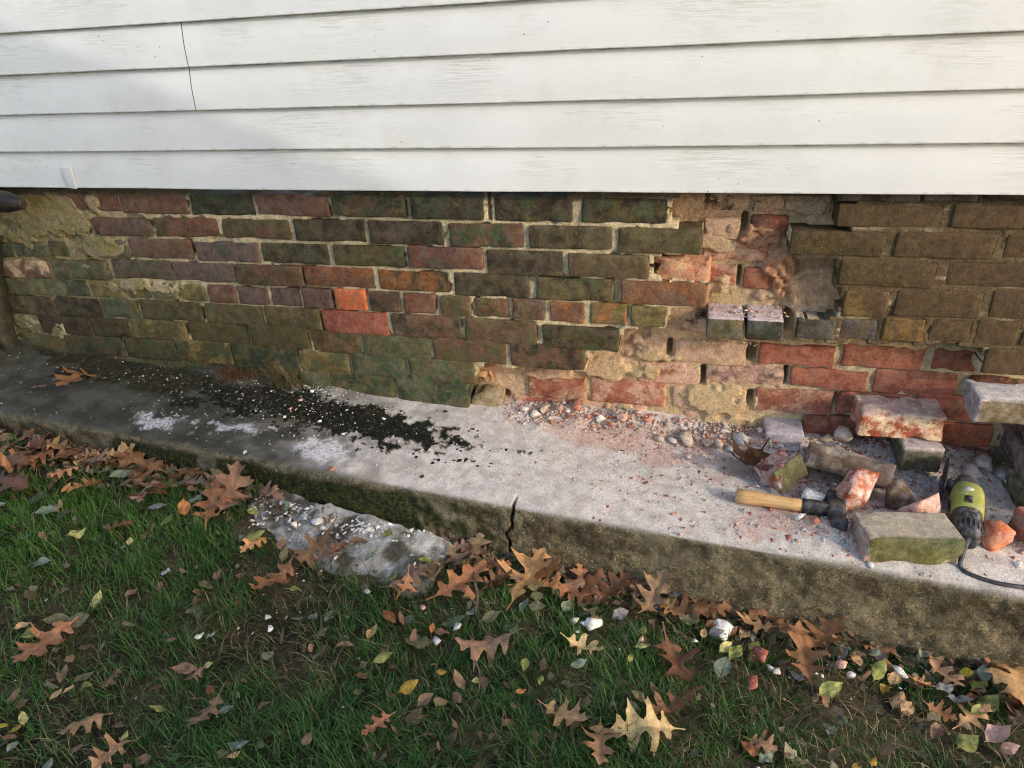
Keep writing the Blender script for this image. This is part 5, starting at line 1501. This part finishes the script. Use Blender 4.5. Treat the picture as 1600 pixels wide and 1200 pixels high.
def build_hammer():
    h = empty("hammer", on_slab(1.795, -0.243), (0.0, 0.035, -0.03))
    tag(h, "hammer with a pale wooden handle and black head, lying on the dusty ledge", "hammer")
    hz = 0.018
    V, F = loft([(-0.001, 0, hz, 0.012, 0.012), (0.001, 0, hz, 0.0165, 0.0165), (0.02, 0, hz, 0.0175, 0.0175), (0.05, 0, hz, 0.0155, 0.0165), (0.085, 0, hz, 0.0135, 0.015), (0.12, 0, hz, 0.0135, 0.0148), (0.150, 0, hz, 0.0145, 0.0155)], 20)
    link("handle", make_mesh("handle", V, F), wood_mat(), h)
    V, F = loft([(0.142, 0, hz, 0.0158, 0.0165), (0.145, 0, hz, 0.0170, 0.0175), (0.17, 0, hz, 0.0175, 0.018), (0.198, 0, hz, 0.0165, 0.0172), (0.205, 0, hz, 0.014, 0.015)], 20)
    link("sleeve", make_mesh("sleeve", V, F), simple_mat("black_grip_sleeve", (34, 34, 36), 0.55, 0, 0.3, 90, 0.3, ((150, 140, 132), 0.35)), h)
    # head along local y
    S = [(-0.062, 0.0135), (-0.060, 0.0165), (-0.047, 0.0175), (-0.043, 0.0145), (-0.022, 0.0150), (-0.018, 0.0185), (0.018, 0.0185), (0.022, 0.0150), (0.040, 0.0145), (0.044, 0.0165), (0.053, 0.0165), (0.055, 0.0135)]
    V, F = loft([(s, 0, 0, r, r) for s, r in S], 24, True, 5.0)
    V = np.stack([V[:, 1] + 0.214, V[:, 0], V[:, 2] + hz + 0.002], 1)
    F = [f[:, ::-1] for f in F]
    hm = simple_mat("worn_dark_steel", (74, 76, 80), 0.5, 0.35, 0.3, 70, 0.4, ((150, 128, 112), 0.55))
    link("head", make_mesh("head", V, F), hm, h)
    V, F = loft([(0.226, 0, hz, 0.011, 0.013), (0.2345, 0, hz, 0.0105, 0.0125)], 14)
    link("handle_end", make_mesh("handle_end", V, F), wood_mat(), h)


build_hammer()


def tube(points, r, segs=10, steps=8):
    pts = [Vector(p) for p in points]
    # Catmull-Rom
    P = []
    for i in range(len(pts) - 1):
        p0 = pts[max(i - 1, 0)]; p1 = pts[i]; p2 = pts[i + 1]; p3 = pts[min(i + 2, len(pts) - 1)]
        for k in range(steps):
            t = k / steps
            P.append(0.5 * ((2 * p1) + (p2 - p0) * t + (2 * p0 - 5 * p1 + 4 * p2 - p3) * t * t + (3 * p1 - p0 - 3 * p2 + p3) * t ** 3))
    P.append(pts[-1])
    rr = r if hasattr(r, '__len__') else [r] * len(P)
    if len(rr) != len(P):
        rr = np.interp(np.linspace(0, 1, len(P)), np.linspace(0, 1, len(rr)), rr)
    V = []; up = Vector((0, 0, 1))
    for i, p in enumerate(P):
        t = (P[min(i + 1, len(P) - 1)] - P[max(i - 1, 0)]).normalized()
        s = t.cross(up)
        if s.length < 1e-3:
            s = t.cross(Vector((1, 0, 0)))
        s.normalize(); u = s.cross(t)
        for j in range(segs):
            a = 2 * math.pi * j / segs
            V.append(p + (s * math.cos(a) + u * math.sin(a)) * rr[i])
    F = []
    for i in range(len(P) - 1):
        for j in range(segs):
            F.append((i * segs + j, (i + 1) * segs + j, (i + 1) * segs + (j + 1) % segs, i * segs + (j + 1) % segs))
    return np.array([v[:] for v in V]), np.array(F)


def build_grinder():
    yaw = math.atan2(0.925, 0.38) + 0.13
    ox, oy = 2.252, -0.305
    oz = float(slab_z(ox, oy)) + 0.004
    g = empty("angle_grinder", (ox, oy, oz), (0, 0, yaw)); g.scale = (0.93, 0.84, 0.86)
    tag(g, "yellow and black angle grinder lying on the ledge at the right", "grinder")
    blk = simple_mat("black_plastic", (40, 41, 44), 0.5, 0, 0.25, 80, 0.2, ((150, 146, 144), 0.5))
    yel = simple_mat("lime_yellow_plastic", (150, 152, 66), 0.5, 0, 0.12, 40, 0.1, ((186, 180, 150), 0.75))
    gry = simple_mat("cast_grey_metal", (96, 98, 100), 0.5, 0.4, 0.2, 80, 0.3, ((170, 164, 160), 0.5))
    cz = 0.040
    V, F = loft([(-0.004, 0, cz, 0.014, 0.014), (0.0, 0, cz, 0.024, 0.025), (0.010, 0, cz, 0.030, 0.031), (0.05, 0, cz, 0.0325, 0.034), (0.085, 0, cz, 0.0335, 0.035), (0.095, 0, cz, 0.0325, 0.034)], 28, True, 2.6)
    body = link("motor_body", make_mesh("motor_body", V, F), blk, g)
    # vents: short raised ribs round the rear
    for k in range(9):
        a = math.radians(20 + k * 18)
        Vb, Fb = box_grid(0.012, 0.0016, 0.0022, 0.0006, 2, 2, 2)
        ca, sa = math.cos(a), math.sin(a)
        rr = 0.0335
        o = link("vent_rib", make_mesh("vent_rib", Vb, Fb), gry, body, (0.032, ca * rr, cz + sa * rr * 1.03), (a - math.pi / 2, 0, 0))
    V, F = loft([(0.088, 0, cz, 0.034, 0.0355), (0.092, 0, cz, 0.037, 0.038), (0.13, 0, cz + 0.003, 0.0385, 0.041), (0.165, 0, cz + 0.004, 0.0385, 0.042), (0.188, 0, cz + 0.002, 0.035, 0.038), (0.196, 0, cz, 0.030, 0.032)], 28, True, 2.8)
    hous = link("housing", make_mesh("housing", V, F), yel, g)
    Vb, Fb = box_grid(0.013, 0.009, 0.0012, 0.0008, 3, 3, 2)
    link("nameplate", make_mesh("nameplate", Vb, Fb), blk, hous, (0.112, 0.004, cz + 0.0412), (-0.10, -0.06, 0))
    V, F = loft([(-0.001, 0, 0, 0.012, 0.007), (0.001, 0, 0, 0.012, 0.007)], 22)
    V = np.stack([V[:, 1], V[:, 2], V[:, 0]], 1)
    link("badge", make_mesh("badge", V, F, False), simple_mat("pale_badge", (190, 196, 190), 0.4), hous, (0.150, 0.004, cz + 0.0452), (-0.08, 0.0, math.pi / 2))
    V, F = loft([(0.19, 0, cz, 0.029, 0.030), (0.20, 0, cz, 0.030, 0.031), (0.235, 0, cz, 0.027, 0.028), (0.250, 0, cz, 0.018, 0.02)], 24, True, 3.0)
    gear = link("gear_head", make_mesh("gear_head", V, F), gry, g)
    # spindle, disc and guard to the left (local +y)
    V, F = loft([(0.02, 0, 0, 0.016, 0.016), (0.045, 0, 0, 0.016, 0.016), (0.046, 0, 0, 0.009, 0.009), (0.064, 0, 0, 0.009, 0.009)], 20)
    V = np.stack([V[:, 1] + 0.215, V[:, 0], V[:, 2] + cz], 1)
    link("spindle", make_mesh("spindle", V, [f[:, ::-1] for f in F]), gry, gear)
    V, F = loft([(0.0535, 0, 0, 0.054, 0.054), (0.0540, 0, 0, 0.0575, 0.0575), (0.0562, 0, 0, 0.0575, 0.0575), (0.0567, 0, 0, 0.054, 0.054)], 48)
    V = np.stack([V[:, 1] + 0.215, V[:, 0], V[:, 2] + cz + 0.016], 1)
    link("cutting_disc", make_mesh("cutting_disc", V, [f[:, ::-1] for f in F]), simple_mat("black_abrasive_disc", (44, 42, 42), 0.8, 0, 0.3, 120, 0.5, ((150, 140, 134), 0.5)), g)
    # switch
    Vb, Fb = box_grid(0.016, 0.004, 0.006, 0.002, 3, 2, 2)
    link("switch", make_mesh("switch", Vb, Fb), blk, hous, (0.115, 0.039, cz + 0.006))
    # strain relief and cord in world points turned to local
    inv = Matrix.Translation((ox, oy, oz)) @ Matrix.Rotation(yaw, 4, 'Z') @ Matrix.Diagonal((0.93, 0.84, 0.86, 1))
    inv = inv.inverted()
    zz = lambda x, y: float(slab_z(x, y)) + 0.006
    W = [(2.256, -0.297, oz + 0.040), (2.2465, -0.318, oz + 0.036), (2.238, -0.338, oz + 0.018), (2.2365, -0.352, zz(2.237, -0.352)), (2.248, -0.369, zz(2.25, -0.369)), (2.285, -0.382, zz(2.285, -0.382)), (2.335, -0.383, zz(2.335, -0.383)), (2.42, -0.378, zz(2.42, -0.378)), (2.6, -0.36, zz(2.6, -0.36))]
    V, F = tube([inv @ Vector(p) for p in W], [0.0085, 0.0075, 0.006, 0.0052, 0.005, 0.005, 0.005, 0.005, 0.005], 12, 10)
    link("cord", make_mesh("cord", V, F), simple_mat("black_rubber_cord", (46, 47, 52), 0.55, 0, 0.2, 80, 0.2, ((150, 146, 146), 0.3)), g)


build_grinder()

# ------------------------------------------------------------------ left edge: pipe end, metal edging, stone
def build_left():
    V, F = loft([(-0.55, 0, 0, 0.036, 0.036), (-0.12, 0, 0, 0.034, 0.034), (-0.05, 0, 0, 0.030, 0.030), (-0.02, 0, 0, 0.021, 0.022), (-0.004, 0, 0, 0.016, 0.017), (0.0, 0, 0, 0.012, 0.013)], 24)
    p = empty("black_pipe", (-0.188, -0.075, 0.866), (0, 0.10, 0.05))
    tag(p, "black pipe end poking in below the siding at the left edge", "pipe")
    blk = simple_mat("black_pipe_plastic", (34, 32, 30), 0.5, 0, 0.3, 60, 0.2, ((110, 84, 66), 0.35))
    link("pipe_body", make_mesh("pipe_body", V, F), blk, p)
    V, F = loft([(-0.002, 0, 0, 0.014, 0.015), (0.003, 0, 0, 0.0135, 0.0145), (0.004, 0, 0, 0.010, 0.011)], 20)
    link("rim", make_mesh("rim", V, F), simple_mat("rusty_rim", (62, 48, 42), 0.7, 0, 0.3, 90, 0.3), p)
    # curved metal edging standing against the wall
    path = [(-0.40, 0.75), (-0.452, 0.637), (-0.486, 0.517), (-0.506, 0.426), (-0.508, 0.33)]
    V = []; F = []
    n = 24
    zs = np.linspace(0.75, 0.31, n); xs_ = np.interp(zs, [p_[1] for p_ in path][::-1], [p_[0] for p_ in path][::-1]) - 0.012
    prof = [(-0.002, 0.012), (-0.045, 0.010), (-0.055, 0.0), (-0.045, -0.012), (-0.002, -0.014)]
    for x, z in zip(xs_, zs):
        for (yy, dx) in prof:
            V.append((x + dx, yy, z))
    k = len(prof)
    for i in range(n - 1):
        for j in range(k):
            F.append((i * k + j, i * k + (j + 1) % k, (i + 1) * k + (j + 1) % k, (i + 1) * k + j))
    V = np.array(V); V[:, 1] += 0.002 * vnoise(V[:, 2] * 30, 0, 0, 3)
    o = link("metal_edging", make_mesh("metal_edging", V - np.array([-0.5, 0, 0.33]), np.array(F)), simple_mat("dark_rusted_metal", (58, 56, 46), 0.8, 0, 0.3, 40, 0.4, ((96, 96, 70), 0.5)), None, (-0.5, 0, 0.33))
    tag(o, "dark curved metal edging strip against the wall at the left edge", "edging")
    o = rock("pale_stone", on_slab(-0.545, -0.10), (0.07, 0.08, 0.10), 201, lin((150, 142, 126)), lin((206, 200, 190)), sub=3, dust=0.5)
    tag(o, "pale rough stone beside the metal edging at the left edge", "stone")
    o = rock("brown_stone", on_slab(-0.50, -0.17), (0.09, 0.08, 0.06), 207, lin((96, 84, 58)), lin((70, 62, 44)), sub=3, dust=0.2)
    tag(o, "mossy brown stone low at the left edge by the wall", "stone")


build_left()

# ------------------------------------------------------------------ dry tufts and twigs
def tuft(name, x, y, n, spread, length, cols, label, cat, seed, lean=(0.5, 0.98), azr=None):
    rs = np.random.default_rng(seed)
    px_ = rs.normal(0, spread, n); py_ = np.clip(rs.normal(0, spread * 0.5, n), -0.05, 0.03)
    base = on_slab(x, y)
    az = rs.uniform(*(azr or (0, 6.28)), n)
    c = colmix(n, cols, seed + 1)
    me = blades(name, np.stack([px_, py_, 0 * px_ + 0.001], 1), rs.uniform(0.5, 1.2, n) * length, rs.uniform(0.0012, 0.0024, n), az, rs.uniform(*lean, n), c, c * 1.1, M_GRASS, segs=4, curve=2.0)
    o = link(name, me, M_GRASS, None, base)
    tag(o, label, cat)


tuft("dry_grass_tuft", 0.50, -0.015, 420, 0.026, 0.085, [(150, 138, 104), (120, 108, 78), (104, 92, 66), (84, 76, 54)], "dry grey brown grass tuft drooping at the foot of the wall", "grass tuft", 31, (0.45, 0.97), (2.4, 5.6))
tuft("pine_needle_clump", 0.33, -0.02, 260, 0.04, 0.06, [(132, 92, 66), (112, 80, 58), (96, 70, 52), (150, 110, 80)], "small heap of brown needles against the mossy brick course", "needles", 33, (0.8, 0.99))
gz = lambda x, y, h: (x, y, float(ground_z(x, y)) + h)
V, F = tube([gz(1.236, -0.50, 0.034), gz(1.246, -0.54, 0.036), gz(1.264, -0.58, 0.032), gz(1.272, -0.62, 0.028)], [0.0045, 0.004, 0.004, 0.0028], 8, 6)
o = link("twig", make_mesh("twig", V - np.array(gz(1.26, -0.58, 0.04)), F), simple_mat("twig_bark", (92, 78, 66), 0.9, 0, 0.3, 120, 0.5), None, gz(1.26, -0.58, 0.04))
tag(o, "grey brown twig standing in the grass right of the concrete lump", "twig")
V, F = tube([gz(1.30, -0.72, 0.022), gz(1.325, -0.76, 0.026), gz(1.335, -0.80, 0.022)], [0.0018, 0.0016, 0.001], 6, 6)
o = link("twig", make_mesh("twig", V - np.array(gz(1.31, -0.78, 0.03)), F), simple_mat("thin_twig_bark", (120, 104, 84), 0.9), None, gz(1.31, -0.78, 0.03))
tag(o, "thin pale twig lying in the grass below the pinkish oak leaf", "twig")

# ------------------------------------------------------------------ unseen gabled block, added to shade the left of the wall
def build_shade_gable():
    # low sun: the rake of its roof falls across the siding
    t = 7.0
    off = sun_dir * t
    ex, ez = 1.12 + off.x, 0.845 + off.z          # eave corner of the gable
    yg = -0.03 + off.y
    half = 2.1; slope = 0.389
    rx, rz = ex - half, ez + half * slope
    lx = ex - 2 * half
    h = empty("added_shade_gable", (rx, yg, 0.0))
    tag(h, "added gabled shade caster, out of view behind the viewer", "shade caster")
    wm = simple_mat("shade_gable_wall", (196, 186, 170), 0.8, 0, 0.06, 3, 0.1); rm = simple_mat("shade_gable_roof", (92, 88, 84), 0.9, 0, 0.2, 8, 0.4)
    wx = half - 0.35
    zb = -1.2
    P = np.array([(-wx, 0, zb), (wx, 0, zb), (wx, 0, ez - 0.05), (0, 0, ez - 0.05 + wx * slope), (-wx, 0, ez - 0.05)], float)
    Q = P.copy(); Q[:, 1] = -4.0
    V = np.concatenate([P, Q])
    me = bpy.data.meshes.new("wall")
    me.from_pydata(V.tolist(), [], [(0, 1, 2, 3, 4), (9, 8, 7, 6, 5), (0, 5, 6, 1), (1, 6, 7, 2), (4, 9, 5, 0), (2, 7, 8, 3), (3, 8, 9, 4)])
    link("wall", me, wm, h, (0, -0.3, 0))
    for s in (-1, 1):
        a = np.array([(0, 0, rz), (s * half, 0, ez), (s * half, -4.6, ez), (0, -4.6, rz)], float)
        b_ = a - np.array([0, 0, 0.16])
        V = np.concatenate([a, b_])
        me = bpy.data.meshes.new("roof")
        me.from_pydata(V.tolist(), [], [(0, 1, 2, 3), (7, 6, 5, 4), (0, 4, 5, 1), (1, 5, 6, 2), (2, 6, 7, 3)])
        link("roof", me, rm, h)


build_shade_gable()
